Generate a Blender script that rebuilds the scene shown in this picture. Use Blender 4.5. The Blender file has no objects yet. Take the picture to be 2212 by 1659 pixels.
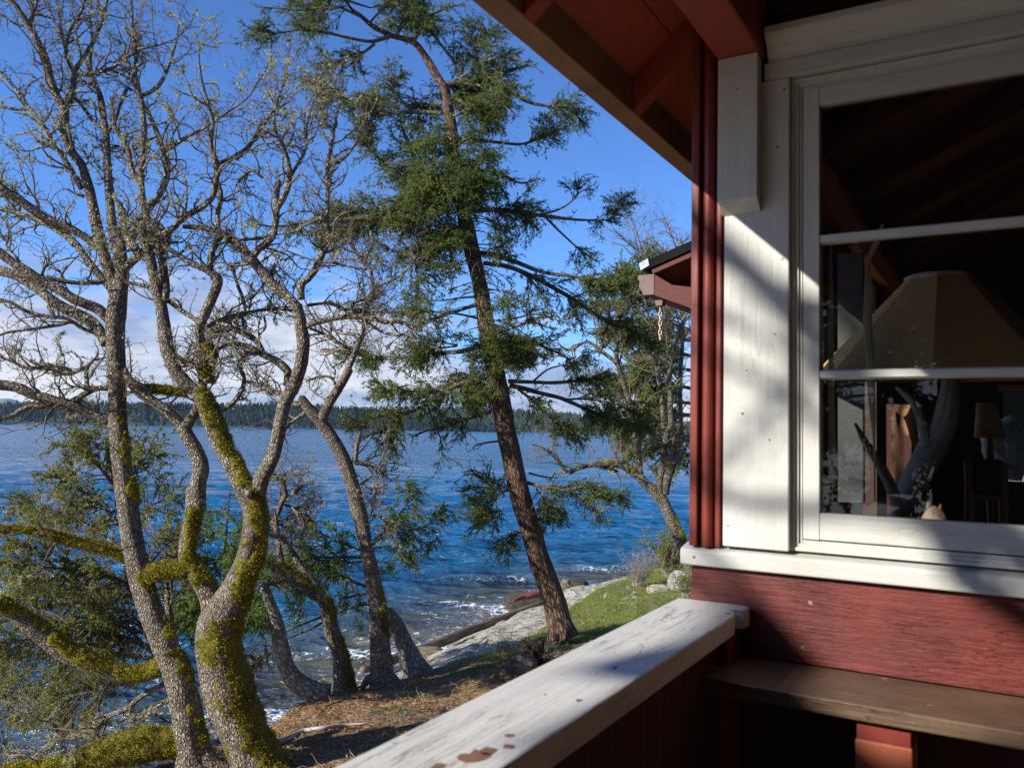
import bpy, math, random
import numpy as np
from mathutils import Vector
from mathutils.bvhtree import BVHTree
R_ = math.radians
scene = bpy.context.scene
col = scene.collection
rng = np.random.default_rng(7)
random.seed(7)

# ---------------------------------------------------------------- camera
F_PX = 1810.24; PITCH = .05413806; ROLL = -.01917171; YAW = .53023702
cp, sp, cr, sr = math.cos(PITCH), math.sin(PITCH), math.cos(ROLL), math.sin(ROLL)
C_F = np.array([0, cp, sp]); _u = np.array([0, -sp, cp]); _r = np.array([1., 0, 0])
C_R = _r*cr - _u*sr; C_U = _u*cr + _r*sr
cam_d = bpy.data.cameras.new("camera"); cam = bpy.data.objects.new("camera", cam_d); col.objects.link(cam)
from mathutils import Matrix
cam.matrix_world = Matrix([[C_R[0], C_U[0], -C_F[0], 0], [C_R[1], C_U[1], -C_F[1], 0], [C_R[2], C_U[2], -C_F[2], 0], [0, 0, 0, 1]])
cam_d.sensor_width = 36; cam_d.lens = 36*F_PX/2212
cam_d.clip_start = .05; cam_d.clip_end = 30000
cam_d.dof.use_dof = True; cam_d.dof.focus_distance = 11; cam_d.dof.aperture_fstop = 6.5
scene.camera = cam

# house axes: u along the window wall, v along the rail
DU = np.array([math.cos(YAW), -math.sin(YAW), 0]); DV = np.array([math.sin(YAW), math.cos(YAW), 0])
def H(u, v, z): return DU*u + DV*v + np.array([0, 0, z])

# ---------------------------------------------------------------- light
EL, PHI = R_(26.5), R_(32)
S = -math.sin(PHI)*math.cos(EL)*DU - math.cos(PHI)*math.cos(EL)*DV + np.array([0, 0, math.sin(EL)])
sun_d = bpy.data.lights.new("sun", 'SUN'); sun_d.energy = 5.0; sun_d.angle = R_(.53); sun_d.color = (1, .945, .87)
sun = bpy.data.objects.new("sun", sun_d); col.objects.link(sun)
sun.rotation_euler = Vector(S).to_track_quat('Z', 'Y').to_euler()
sun.location = (-10, -5, 12)
scene.view_settings.view_transform = 'Standard'; scene.view_settings.look = 'None'
scene.view_settings.exposure = 0.8; scene.view_settings.gamma = 1.0
scene.cycles.max_bounces = 6; scene.cycles.transparent_max_bounces = 8
scene.cycles.volume_bounces = 0

class NT:
    """small wrapper to build node trees"""
    def __init__(s, tree): s.t = tree; s.n = tree.nodes; s.l = tree.links
    def new(s, typ, **kw):
        nd = s.n.new(typ)
        for k, v in kw.items():
            if k in ('inp',):
                for a, b in v.items(): s.put(nd.inputs[a], b)
            else: setattr(nd, k, v)
        return nd
    def put(s, sock, v):
        if isinstance(v, bpy.types.NodeSocket): s.l.new(v, sock)
        else: sock.default_value = v
    def math(s, op, a, b=0.0, c=None, clamp=False):
        m = s.n.new('ShaderNodeMath'); m.operation = op; m.use_clamp = clamp
        s.put(m.inputs[0], a); s.put(m.inputs[1], b)
        if c is not None: s.put(m.inputs[2], c)
        return m.outputs[0]
    def mix(s, f, a, b, typ='MIX'):
        m = s.n.new('ShaderNodeMix'); m.data_type = 'RGBA'; m.blend_type = typ
        s.put(m.inputs[0], f); s.put(m.inputs[6], a if not isinstance(a, tuple) else (*a, 1)[:4]); s.put(m.inputs[7], b if not isinstance(b, tuple) else (*b, 1)[:4])
        return m.outputs[2]
    def ramp(s, f, stops, interp='LINEAR'):
        r = s.n.new('ShaderNodeValToRGB'); r.color_ramp.interpolation = interp
        e = r.color_ramp.elements
        while len(e) > 1: e.remove(e[-1])
        e[0].position = stops[0][0]; e[0].color = c4(stops[0][1])
        for p, c in stops[1:]:
            q = e.new(p); q.color = c4(c)
        s.put(r.inputs[0], f); return r.outputs[0]
    def noise(s, vec, scale, detail=4, rough=.55, dist=0, out=0):
        n = s.n.new('ShaderNodeTexNoise'); s.put(n.inputs['Vector'], vec); s.put(n.inputs['Scale'], scale)
        n.inputs['Detail'].default_value = detail; n.inputs['Roughness'].default_value = rough; n.inputs['Distortion'].default_value = dist
        return n.outputs[out]
    def maps(s, vec, scale=(1, 1, 1), rot=(0, 0, 0), loc=(0, 0, 0)):
        m = s.n.new('ShaderNodeMapping'); s.put(m.inputs['Vector'], vec)
        m.inputs['Scale'].default_value = scale; m.inputs['Rotation'].default_value = rot; m.inputs['Location'].default_value = loc
        return m.outputs[0]
    def voro(s, vec, scale, feature='F1', rand=1.0, out='Distance'):
        n = s.n.new('ShaderNodeTexVoronoi'); n.feature = feature
        s.put(n.inputs['Vector'], vec); n.inputs['Scale'].default_value = scale
        n.inputs['Randomness'].default_value = rand
        return n.outputs[out]
    def bump(s, h, strength=.5, dist=.01, normal=None):
        b = s.n.new('ShaderNodeBump'); b.inputs['Strength'].default_value = strength; b.inputs['Distance'].default_value = dist
        s.put(b.inputs['Height'], h)
        if normal is not None: s.l.new(normal, b.inputs['Normal'])
        return b.outputs[0]
def c4(c):
    if isinstance(c, (int, float)): return (c, c, c, 1)
    return (*c, 1)[:4]
def new_mat(name):
    m = bpy.data.materials.new(name); m.use_nodes = True
    t = NT(m.node_tree); b = t.n['Principled BSDF']
    return m, t, b
def setb(t, b, **kw):
    names = dict(color='Base Color', rough='Roughness', normal='Normal', spec='Specular IOR Level', metal='Metallic', sheen='Sheen Weight', sss='Subsurface Weight', coat='Coat Weight', alpha='Alpha')
    for k, v in kw.items():
        if k == 'color' and isinstance(v, tuple): v = c4(v)
        t.put(b.inputs[names[k]], v)

# ---------------------------------------------------------------- sky
world = bpy.data.worlds.new("World"); scene.world = world; world.use_nodes = True
w = NT(world.node_tree); bg = w.n['Background']
sky = w.new('ShaderNodeTexSky'); sky.sky_type = 'NISHITA'; sky.sun_disc = False
sky.sun_elevation = EL; sky.sun_rotation = math.atan2(S[0], S[1]); sky.altitude = 0; sky.air_density = .75; sky.dust_density = .1; sky.ozone_density = 4.0
geo = w.new('ShaderNodeTexCoord'); vec = geo.outputs['Generated']
sx = w.new('ShaderNodeSeparateXYZ', inp={0: vec}); zz = sx.outputs[2]
# a cloud deck seen in perspective: project the direction onto a plane overhead, flattened
den = w.math('ADD', w.math('MAXIMUM', zz, 0.0), .10)
pv = w.new('ShaderNodeCombineXYZ', inp={0: w.math('DIVIDE', sx.outputs[0], den), 1: w.math('DIVIDE', sx.outputs[1], den), 2: 0.0}).outputs[0]
sv = w.maps(vec, scale=(1.0, 1.0, 3.4), loc=(3.1, .4, 0))
n1 = w.noise(sv, 3.2, 7, .56, .25); n2 = w.noise(sv, 9.0, 6, .6, .2)
nn = w.math('ADD', w.math('MULTIPLY', n1, .78), w.math('MULTIPLY', n2, .22))
sunup = w.noise(w.maps(vec, scale=(1, 1, 3.4), loc=(3.13, .42, .05)), 3.2, 7, .56, .25)
thr = w.ramp(zz, [(0, .18), (.05, .29), (.11, .42), (.165, .50), (.21, .57), (.27, .72), (.6, .9)])
leftb = w.math('MULTIPLY', sx.outputs[0], .10)
cm = w.math('SUBTRACT', w.math('SUBTRACT', nn, leftb), thr)
cm = w.new('ShaderNodeMapRange', interpolation_type='SMOOTHSTEP', inp={0: cm, 1: -.03, 2: .12, 3: 0.0, 4: 1.0}).outputs[0]
lit = w.new('ShaderNodeMapRange', inp={0: w.math('SUBTRACT', sunup, n2), 1: -.16, 2: .16, 3: 0.0, 4: 1.0}).outputs[0]
cc = w.mix(lit, (2.3, 2.9, 4.4), (5.6, 5.6, 5.9))
deep = w.mix(1.0, sky.outputs[0], (.79, 1.06, 1.42), 'MULTIPLY')
out = w.mix(w.math('MULTIPLY', cm, .92), deep, cc)
w.put(bg.inputs['Color'], out); bg.inputs['Strength'].default_value = .09

# ---------------------------------------------------------------- picking: photo (2212 px wide) to directions
def ray(x, y): return C_F + C_R*((x-1106)/F_PX) - C_U*((y-829.5)/F_PX)
def at(x, y, d):
    q = ray(x, y); return q*(d/q[1])
def onz(x, y, z):
    q = ray(x, y); return q*(z/q[2])
Z = {'D': (0, 0, 1), 'R1': (0, 1076, .3514), 'R2': (0, 509.7, .3584), 'R3': (0, 0, .3243), 'R4': (509.7, 792.8, .5217), 'R5': (509.7, 396.4, .2816),
     'R6': (509.7, 0, .384), 'T1': (736.2, 396.4, .3584), 'T2': (849.5, 906.1, .3413), 'B1': (566.3, 1359.2, .25603), 'B2': (453, 991, .256), 'B3': (962.7, 1217.6, .24322), 'B4': (0, 509.7, .33283)}
def px(z, pts):
    ox, oy, s = Z[z]
    return [(ox+p[0]*s, oy+p[1]*s, *(q*s for q in p[2:])) for p in pts]

# ---------------------------------------------------------------- mesh helpers
def mesh(name, V, Fc, mat=None, uv=None, smooth=True):
    """V (n,3) array; Fc: (m,k) array or list of such arrays"""
    me = bpy.data.meshes.new(name)
    V = np.asarray(V, dtype=np.float32)
    if not isinstance(Fc, list): Fc = [Fc]
    Fc = [np.asarray(f, dtype=np.int32) for f in Fc if len(f)]
    lv = np.concatenate([f.ravel() for f in Fc]); tot = np.concatenate([np.full(len(f), f.shape[1], np.int32) for f in Fc])
    st = np.concatenate([[0], np.cumsum(tot)[:-1]]).astype(np.int32)
    me.vertices.add(len(V)); me.vertices.foreach_set('co', V.ravel())
    me.loops.add(len(lv)); me.loops.foreach_set('vertex_index', lv)
    me.polygons.add(len(tot)); me.polygons.foreach_set('loop_start', st); me.polygons.foreach_set('loop_total', tot)
    me.polygons.foreach_set('use_smooth', np.full(len(tot), smooth))
    if uv is not None:
        l = me.uv_layers.new(name='UVMap'); l.data.foreach_set('uv', np.asarray(uv, dtype=np.float32)[lv].ravel())
    me.update(); me.validate()
    if mat: me.materials.append(mat)
    return me
def tag(o, label=None, cat=None, group=None, kind=None):
    if label: o['label'] = label
    if cat: o['category'] = cat
    if group: o['group'] = group
    if kind: o['kind'] = kind
    return o
def thing(name, loc, label, cat, group=None):
    o = bpy.data.objects.new(name, None); col.objects.link(o); o.location = tuple(loc); o.empty_display_size = .1
    return tag(o, label, cat, group)
def part(name, me, parent=None, bevel=0, label=None):
    """link a mesh whose vertices are in world space; under its thing"""
    o = bpy.data.objects.new(name, me); col.objects.link(o)
    if parent is not None:
        off = Vector(parent.location); pp = parent.parent
        while pp: off += Vector(pp.location); pp = pp.parent
        me.transform(Matrix.Translation(-off)); o.parent = parent
    else:
        pass
    if bevel:
        m = o.modifiers.new('bevel', 'BEVEL'); m.width = bevel; m.segments = 2; m.limit_method = 'ANGLE'; m.harden_normals = False
    if label: o['label'] = label
    return o
def solo(name, me, label, cat, group=None, kind=None, bevel=0):
    """a top-level thing that is one mesh: origin moved to its base centre"""
    n = len(me.vertices); a = np.empty(n*3, np.float32); me.vertices.foreach_get('co', a); a = a.reshape(-1, 3)
    c = np.array([(a[:, 0].min()+a[:, 0].max())/2, (a[:, 1].min()+a[:, 1].max())/2, a[:, 2].min()])
    me.transform(Matrix.Translation(-Vector(c)))
    o = bpy.data.objects.new(name, me); col.objects.link(o); o.location = c
    if bevel:
        m = o.modifiers.new('bevel', 'BEVEL'); m.width = bevel; m.segments = 2
    return tag(o, label, cat, group, kind)
def struct(name, me, kind='structure'):
    o = bpy.data.objects.new(name, me); col.objects.link(o); o['kind'] = kind; return o
class MB:
    def __init__(s): s.v = []; s.f = []; s.n = 0
    def add(s, V, F):
        V = np.asarray(V, float); s.v.append(V); s.f += [[i+s.n for i in f] for f in F]; s.n += len(V)
    def box(s, u0, u1, v0, v1, z0, z1, fr=H):
        c = [(u, v, z) for z in (z0, z1) for v in (v0, v1) for u in (u0, u1)]
        s.add([fr(*p) for p in c], [(0, 2, 3, 1), (4, 5, 7, 6), (0, 1, 5, 4), (2, 6, 7, 3), (0, 4, 6, 2), (1, 3, 7, 5)])
        return s
    def prism(s, prof, axis, a, b, fr=H):
        """profile of (p,q) extruded along an axis: 'v' profile is (u,z); 'u' profile is (v,z); 'z' profile is (u,v)"""
        n = len(prof)
        g = {'v': lambda p, t: (p[0], t, p[1]), 'u': lambda p, t: (t, p[0], p[1]), 'z': lambda p, t: (p[0], p[1], t)}[axis]
        s.add([fr(*g(p, a)) for p in prof] + [fr(*g(p, b)) for p in prof],
              [tuple(range(n))[::-1], tuple(range(n, 2*n))] + [(i, (i+1) % n, n+(i+1) % n, n+i) for i in range(n)])
        return s
    def mesh(s, name, mat, smooth=False, bevelled=False):
        me = bpy.data.meshes.new(name); me.from_pydata([tuple(p) for p in np.concatenate(s.v)], [], s.f)
        import bmesh
        bm = bmesh.new(); bm.from_mesh(me); bmesh.ops.recalc_face_normals(bm, faces=bm.faces); bm.to_mesh(me); bm.free()
        if smooth: me.polygons.foreach_set('use_smooth', [True]*len(me.polygons))
        me.materials.append(mat); return me
def cr_spline(P, n_per=6, step=None):
    """Catmull-Rom through rows of P (any number of columns), roughly even steps"""
    P = np.asarray(P, float)
    if len(P) == 2:
        n = max(2, n_per+1) if step is None else max(2, int(np.linalg.norm((P[1]-P[0])[:3])/step)+1)
        t = np.linspace(0, 1, n)[:, None]; return P[0]*(1-t)+P[1]*t
    Q = np.vstack([2*P[0]-P[1], P, 2*P[-1]-P[-2]]); out = []
    for i in range(len(P)-1):
        a, b, c, d = Q[i:i+4]
        n = n_per if step is None else max(1, int(np.ceil(np.linalg.norm((c-b)[:3])/step)))
        t = (np.arange(n)/n)[:, None]
        out.append(.5*((2*b)+(-a+c)*t+(2*a-5*b+4*c-d)*t*t+(-a+3*b-3*c+d)*t**3))
    out.append(P[-1:]); return np.vstack(out)
_pm = np.random.default_rng(3).random(4096)
def vnoise(p):
    """value noise in 3D, vectorised; p (n,3) -> 0..1"""
    p = np.asarray(p, float); i = np.floor(p).astype(np.int64); f = p-i; f = f*f*(3-2*f)
    def h(dx, dy, dz):
        k = (i[..., 0]+dx)*73856093 ^ (i[..., 1]+dy)*19349663 ^ (i[..., 2]+dz)*83492791
        return _pm[k & 4095]
    x, y, z = f[..., 0], f[..., 1], f[..., 2]
    a = h(0, 0, 0)*(1-x)+h(1, 0, 0)*x; b = h(0, 1, 0)*(1-x)+h(1, 1, 0)*x
    c = h(0, 0, 1)*(1-x)+h(1, 0, 1)*x; d = h(0, 1, 1)*(1-x)+h(1, 1, 1)*x
    return (a*(1-y)+b*y)*(1-z)+(c*(1-y)+d*y)*z
def fbm(p, o=4, g=.5):
    s = 0; a = 1; t = 0; p = np.asarray(p, float)
    for k in range(o): s = s+a*vnoise(p*(2.03**k)+k*17.3); t += a; a *= g
    return s/t
def tube(P, r, sides=8, uvs=1.0, cap=True, ofs=None):
    """swept tube through P (n,3) with radii r (n,); uv = metres round, metres along"""
    P = np.asarray(P, float); n = len(P); r = np.broadcast_to(np.asarray(r, float), (n,))
    T = np.gradient(P, axis=0); T /= np.linalg.norm(T, axis=1, keepdims=True)+1e-9
    N = np.empty_like(T); a = np.array([0, 0, 1.]) if abs(T[0, 2]) < .8 else np.array([0, 1., 0])
    v = a-T[0]*(a@T[0]); N[0] = v/np.linalg.norm(v)
    for i in range(1, n):
        v = N[i-1]-T[i]*(N[i-1]@T[i]); N[i] = v/(np.linalg.norm(v)+1e-9)
    B = np.cross(T, N)
    th = np.linspace(0, 2*np.pi, sides+1)  # seam duplicated for uv
    dirs = N[:, None]*np.cos(th)[None, :, None]+B[:, None]*np.sin(th)[None, :, None]
    rr = r[:, None]*np.ones(sides+1)
    s = np.concatenate([[0], np.cumsum(np.linalg.norm(np.diff(P, axis=0), axis=1))])
    if ofs is not None: rr = rr*ofs(dirs, s, P)
    rr[:, -1] = rr[:, 0]
    V = P[:, None]+dirs*rr[..., None]
    uv = np.stack([np.broadcast_to(th/(2*np.pi), (n, sides+1))*(2*np.pi*r.mean()), np.broadcast_to(s[:, None], (n, sides+1))], -1)*uvs
    k = sides+1
    i = (np.arange(n-1)[:, None]*k+np.arange(sides)[None]).ravel()
    Fq = np.stack([i, i+1, i+k+1, i+k], 1)
    V = V.reshape(-1, 3); uv = uv.reshape(-1, 2)
    if cap:
        base = len(V); V = np.vstack([V, P[:1]-T[:1]*r[0]*.2, P[-1:]+T[-1:]*r[-1]*.6]); uv = np.vstack([uv, uv[:1], uv[-3:-2]])
        j = np.arange(sides)
        F3 = np.vstack([np.stack([j+1, j, np.full(sides, base)], 1), np.stack([(n-1)*k+j, (n-1)*k+j+1, np.full(sides, base+1)], 1)])
        return V, Fq, F3, uv
    return V, Fq, np.zeros((0, 3), int), uv
class Acc:
    """accumulates array geometry"""
    def __init__(s): s.V = []; s.Q = []; s.T = []; s.U = []; s.n = 0
    def add(s, V, Q=None, T=None, uv=None):
        s.V.append(V)
        if Q is not None and len(Q): s.Q.append(np.asarray(Q)+s.n)
        if T is not None and len(T): s.T.append(np.asarray(T)+s.n)
        s.U.append(uv if uv is not None else np.zeros((len(V), 2))); s.n += len(V)
    def tube(s, P, r, sides=8, **k):
        V, Q, T, U = tube(P, r, sides, **k); s.add(V, Q, T, U)
    def mesh(s, name, mat, smooth=True):
        fs = []
        if s.Q: fs.append(np.concatenate(s.Q))
        if s.T: fs.append(np.concatenate(s.T))
        return mesh(name, np.concatenate(s.V), fs, mat, np.concatenate(s.U), smooth)
def twig_batch(acc, P, r, sides=3):
    """P (N,K,3), r (N,K): many thin tubes at once"""
    N, K, _ = P.shape
    if N == 0: return
    T = np.empty_like(P); T[:, 1:-1] = P[:, 2:]-P[:, :-2]; T[:, 0] = P[:, 1]-P[:, 0]; T[:, -1] = P[:, -1]-P[:, -2]
    T /= np.linalg.norm(T, axis=2, keepdims=True)+1e-9
    ref = np.array([.31, .22, .92]); A = np.cross(T, ref); A /= np.linalg.norm(A, axis=2, keepdims=True)+1e-9; B = np.cross(T, A)
    th = np.arange(sides)*2*np.pi/sides
    V = P[:, :, None]+(A[:, :, None]*np.cos(th)[None, None, :, None]+B[:, :, None]*np.sin(th)[None, None, :, None])*r[:, :, None, None]
    k = np.arange(K-1)[:, None]*sides; j = np.arange(sides)[None]
    q = np.stack([k+j, k+(j+1) % sides, k+sides+(j+1) % sides, k+sides+j], -1).reshape(-1, 4)
    Q = (np.arange(N)[:, None, None]*(K*sides)+q[None]).reshape(-1, 4)
    s = np.cumsum(np.concatenate([np.zeros((N, 1)), np.linalg.norm(np.diff(P, axis=1), axis=2)], 1), 1)
    uv = np.stack([np.broadcast_to(th/6.28*.03, (N, K, sides)), np.broadcast_to(s[..., None], (N, K, sides))], -1).reshape(-1, 2)+rng.random((1, 2))*5
    acc.add(V.reshape(-1, 3), Q, None, uv)
def unit(a): return a/(np.linalg.norm(a, axis=-1, keepdims=True)+1e-9)
# ================================================================ materials: painted timber
def paint(name, c, axis='u', rough=.45, grain=.25, chips=0.0, under=(.16, .09, .055), dirt=.25, cracks=0.0, dirtc=(.30, .30, .24), gs=1.0):
    m, t, b = new_mat(name)
    tc = t.new('ShaderNodeTexCoord').outputs['Object']
    v = t.maps(tc, rot=(0, 0, YAW))          # turn world axes into (u, v, z)
    sc = {'u': (2.2, 34, 34), 'v': (34, 2.2, 34), 'z': (34, 34, 2.2)}[axis]
    g = t.noise(t.maps(v, scale=tuple(q*gs for q in sc)), 1.0, 5, .62, 1.2)
    g2 = t.noise(t.maps(v, scale=tuple(q*3*gs for q in sc)), 1.0, 3, .6, .3)
    big = t.noise(v, 5.5, 5, .6); fine = t.noise(v, 70, 3, .6)
    d = t.math('MULTIPLY', t.ramp(big, [(.42, 0), (.75, 1)]), dirt)
    colr = t.mix(d, c, dirtc if sum(c) > 1.1 else tuple(q*.45 for q in c))
    colr = t.mix(t.math('MULTIPLY', t.ramp(g, [(.35, 0), (.7, 1)]), .16), colr, tuple(q*.55 for q in c))
    h = t.math('ADD', t.math('MULTIPLY', g, .8), t.math('ADD', t.math('MULTIPLY', g2, .25), t.math('MULTIPLY', fine, .12)))
    if cracks:
        ck = t.noise(t.maps(v, scale=tuple(q*.9 for q in sc)), 1.0, 4, .7, 1.0)
        patch = t.ramp(t.noise(v, 3.0, 2, .5), [(.45, 0), (.6, 1)])
        ckm = t.math('MULTIPLY', t.ramp(ck, [(.485, 0), (.5, 1), (.515, 0)]), t.math('MULTIPLY', patch, cracks))
        colr = t.mix(ckm, colr, (.06, .05, .04)); h = t.math('SUBTRACT', h, t.math('MULTIPLY', ckm, 1.2))
    if chips:
        cn = t.math('ADD', t.math('MULTIPLY', t.noise(v, 13, 4, .55), .75), t.math('MULTIPLY', t.noise(t.maps(v, scale=sc), 1.0, 3, .6), .25))
        cmk = t.ramp(cn, [(.70-chips*.1, 0), (.71-chips*.1, 1)])
        colr = t.mix(cmk, colr, under); h = t.math('SUBTRACT', h, t.math('MULTIPLY', cmk, .8))
    setb(t, b, color=colr, rough=t.math('ADD', t.math('MULTIPLY', fine, .2), rough-.1), normal=t.bump(h, grain, .006), spec=.35)
    return m
WHITE = (.50, .495, .45); RED = (.17, .030, .020); MAROON = (.30, .056, .036)
M_w_u = paint('white_paint_u', WHITE, 'u', cracks=.3, grain=.3); M_w_v = paint('white_paint_v', (.58, .565, .52), 'v', chips=.62, cracks=.8, grain=.5, rough=.5)
M_w_z = paint('white_paint_z', WHITE, 'z', cracks=.25, grain=.28)
M_r_z = paint('red_paint_z', RED, 'z', rough=.42, grain=.35, dirt=.4); M_r_u = paint('red_paint_u', (.135, .021, .014), 'u', rough=.55, grain=.8, chips=.5, under=(.30, .20, .15), dirt=1.1, gs=3.2, cracks=.3)
M_r_v = paint('red_paint_v', MAROON, 'v', rough=.55, grain=.3, dirt=.4)
M_r_wing = paint('wing_red_paint', (.085, .018, .012), 'u', rough=.7, grain=.4)
M_fascia = paint('weathered_fascia', (.27, .15, .085), 'v', rough=.7, grain=.4, dirt=.8)
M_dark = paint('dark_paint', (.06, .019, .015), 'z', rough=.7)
M_shelf = paint('worn_brown_wood', (.125, .080, .048), 'u', rough=.40, grain=.8, chips=.55, under=(.24, .13, .06), dirt=.9, cracks=.4)
M_block = paint('terracotta_paint', (.34, .095, .045), 'z', rough=.55, grain=.3)
M_inner = paint('varnished_pine', (.42, .20, .055), 'z', rough=.4, grain=.3)
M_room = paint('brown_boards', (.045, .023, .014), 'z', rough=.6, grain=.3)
M_ceil = paint('room_ceiling', (.30, .20, .13), 'u', rough=.7)
def plain(name, c, rough=.6, bump=0, bs=30, var=.3, metal=0, spec=.5):
    m, t, b = new_mat(name); tc = t.new('ShaderNodeTexCoord').outputs['Object']
    n = t.noise(tc, bs, 5, .6); n2 = t.noise(tc, bs*.17, 3, .5)
    f = t.math('ADD', t.math('MULTIPLY', n, .5), t.math('MULTIPLY', n2, .5))
    setb(t, b, color=t.mix(t.ramp(f, [(.35, 0), (.65, 1)]), tuple(q*(1-var) for q in c), tuple(min(1, q*(1+var)) for q in c)), rough=rough, metal=metal, spec=spec)
    if bump: t.put(b.inputs['Normal'], t.bump(f, bump, .01))
    return m
M_glass = bpy.data.materials.new('window_glass'); M_glass.use_nodes = True
t = NT(M_glass.node_tree); t.n.remove(t.n['Principled BSDF'])
fr = t.new('ShaderNodeFresnel', inp={0: 1.5}); tr = t.new('ShaderNodeBsdfTransparent', inp={0: (.90, .92, .90, 1)}); gl = t.new('ShaderNodeBsdfGlossy', inp={'Roughness': .01})
tc = t.new('ShaderNodeTexCoord').outputs['Object']
t.put(gl.inputs['Normal'], t.bump(t.noise(tc, 3.5, 2, .5), .05, .02))
ms = t.new('ShaderNodeMixShader'); t.put(ms.inputs[0], fr.outputs[0]); t.l.new(tr.outputs[0], ms.inputs[1]); t.l.new(gl.outputs[0], ms.inputs[2])
t.l.new(ms.outputs[0], t.n['Material Output'].inputs[0])

# ================================================================ the cabin
VW = 2.26                                   # plane of the white boards
cabin = thing('cabin', H(-.7, VW, -2.6), 'red cabin porch corner with white window trim, white railing and dark red eaves', 'cabin')
# corner boards, red
mb = MB(); mb.box(-.743, -.720, 2.236, 2.40, -.306, 1.6); mb.box(-.722, -.712, 2.262, 2.41, -.306, 1.6)
part('corner_post', mb.mesh('corner_post', M_r_z), cabin, .004)
pr = [(-.714, 2.262)] + [(-.695+.019*math.cos(a), 2.262-.028*math.sin(a)) for a in np.linspace(math.pi, 0, 9)] + [(-.676, 2.262), (-.676, 2.30), (-.714, 2.30)]
mb = MB(); mb.prism(pr, 'z', -.306, 1.6); part('corner_moulding', mb.mesh('corner_moulding', M_r_z), cabin, .001)
mb = MB(); mb.box(-.674, -.660, 2.246, 2.31, -.306, 1.6); part('corner_strip', mb.mesh('corner_strip', M_r_z), cabin, .003)
# wall: around the window opening (opening u -.455..0.62, z -.27..0.92)
WZ0, WZ1, U_R = -.300, .945, .66
mb = MB(); mb.box(-.70, -.655, 2.275, 2.40, -2.6, 1.95)          # corner stud
mb.box(-.655, -.47, 2.30, 2.40, -2.6, 1.95); mb.box(-.47, U_R, 2.30, 2.40, -2.6, WZ0); mb.box(-.47, U_R, 2.30, 2.40, .93, 2.6); mb.box(U_R, 2.6, 2.30, 2.40, -2.6, 2.8)
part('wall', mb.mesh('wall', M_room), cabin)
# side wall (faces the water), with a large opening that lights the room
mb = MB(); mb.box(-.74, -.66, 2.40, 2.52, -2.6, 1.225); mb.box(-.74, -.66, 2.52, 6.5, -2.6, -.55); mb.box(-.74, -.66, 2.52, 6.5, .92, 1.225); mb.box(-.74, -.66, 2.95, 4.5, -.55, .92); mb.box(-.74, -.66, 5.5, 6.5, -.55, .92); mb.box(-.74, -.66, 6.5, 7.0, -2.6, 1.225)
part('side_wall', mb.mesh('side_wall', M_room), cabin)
# white casing
mb = MB(); mb.box(-.651, -.479, VW-.020, 2.30, -.300, .947); part('window_casing', mb.mesh('window_casing', M_w_z), cabin, .003)
mb = MB(); mb.prism([(VW-.021, 1.006), (VW-.021, .592), (VW-.066, .623), (VW-.066, 1.012)], 'u', -.657, -.551)
part('bracket_block', mb.mesh('bracket_block', M_w_z), cabin, .002)
mb = MB(); mb.box(-.545, 1.3, VW-.020, 2.30, .949, .996); part('header_board', mb.mesh('header_board', M_w_u), cabin, .003)
cr_p = [(2.30, .997), (2.250, .997), (2.246, 1.006), (2.236, 1.010), (2.232, 1.020), (2.226, 1.034), (2.214, 1.046), (2.204, 1.052), (2.200, 1.060), (2.200, 1.078), (2.30, 1.078)]
mb = MB(); mb.prism(cr_p, 'u', -.535, 1.3); part('crown_moulding', mb.mesh('crown_moulding', M_w_u), cabin, .001)
mb = MB()                                            # stepped stops around the sash
for i, (a, y) in enumerate(((.479, 2.262), (.470, 2.268), (.462, 2.275))):
    w_ = .010; z0 = -.299+.009*i; z1 = .946-.009*i
    mb.box(-a, -a+w_, y, 2.30, z0, z1)
    mb.box(-a+w_+.0005, U_R-.02, y, 2.30, z1-w_, z1); mb.box(-a+w_+.0005, U_R-.02, y, 2.30, z0, z0+w_)
part('window_stop', mb.mesh('window_stop', M_w_z), cabin, .0015)
win = thing('window', (0, 0, 0), None, None); win.name = 'window'; win.parent = cabin; win.location = tuple(H(0, 2.28, .3)-np.array(cabin.location))
def wpart(n, mb, mat, b=0): return part(n, mb.mesh(n, mat), win, b)
SY = 2.268
for a_, b_ in ((-.449, -.4085), (U_R-.10, U_R-.03)):
    mb = MB(); mb.box(a_, b_, SY, 2.305, -.268, .918); wpart('stile', mb, M_w_z, .002)
for a_, b_ in ((.868, .917), (-.267, -.199)):
    mb = MB(); mb.box(-.408, U_R-.1005, SY+.001, 2.305, a_, b_); wpart('sash_rail', mb, M_w_u, .002)
for z in (.512, .157):
    mb = MB(); mb.prism([(SY+.002, z-.008), (SY+.002, z+.008), (SY+.012, z+.0125), (2.305, z+.0125), (2.305, z-.0125), (SY+.012, z-.0125)], 'u', -.408, U_R-.1005); wpart('muntin', mb, M_w_u, .001)
for z0, z1 in ((-.199, .144), (.170, .499), (.525, .868)):
    mb = MB(); mb.box(-.410, U_R-.10, 2.290, 2.293, z0, z1); wpart('pane', mb, M_glass)
# sill
sl = [(2.236, -.358), (2.234, -.318), (2.242, -.313), (2.30, -.302), (2.30, -.355), (2.262, -.362)]
mb = MB(); mb.prism(sl, 'u', -.767, 1.3); part('window_sill', mb.mesh('window_sill', M_w_u), cabin, .004)
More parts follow.
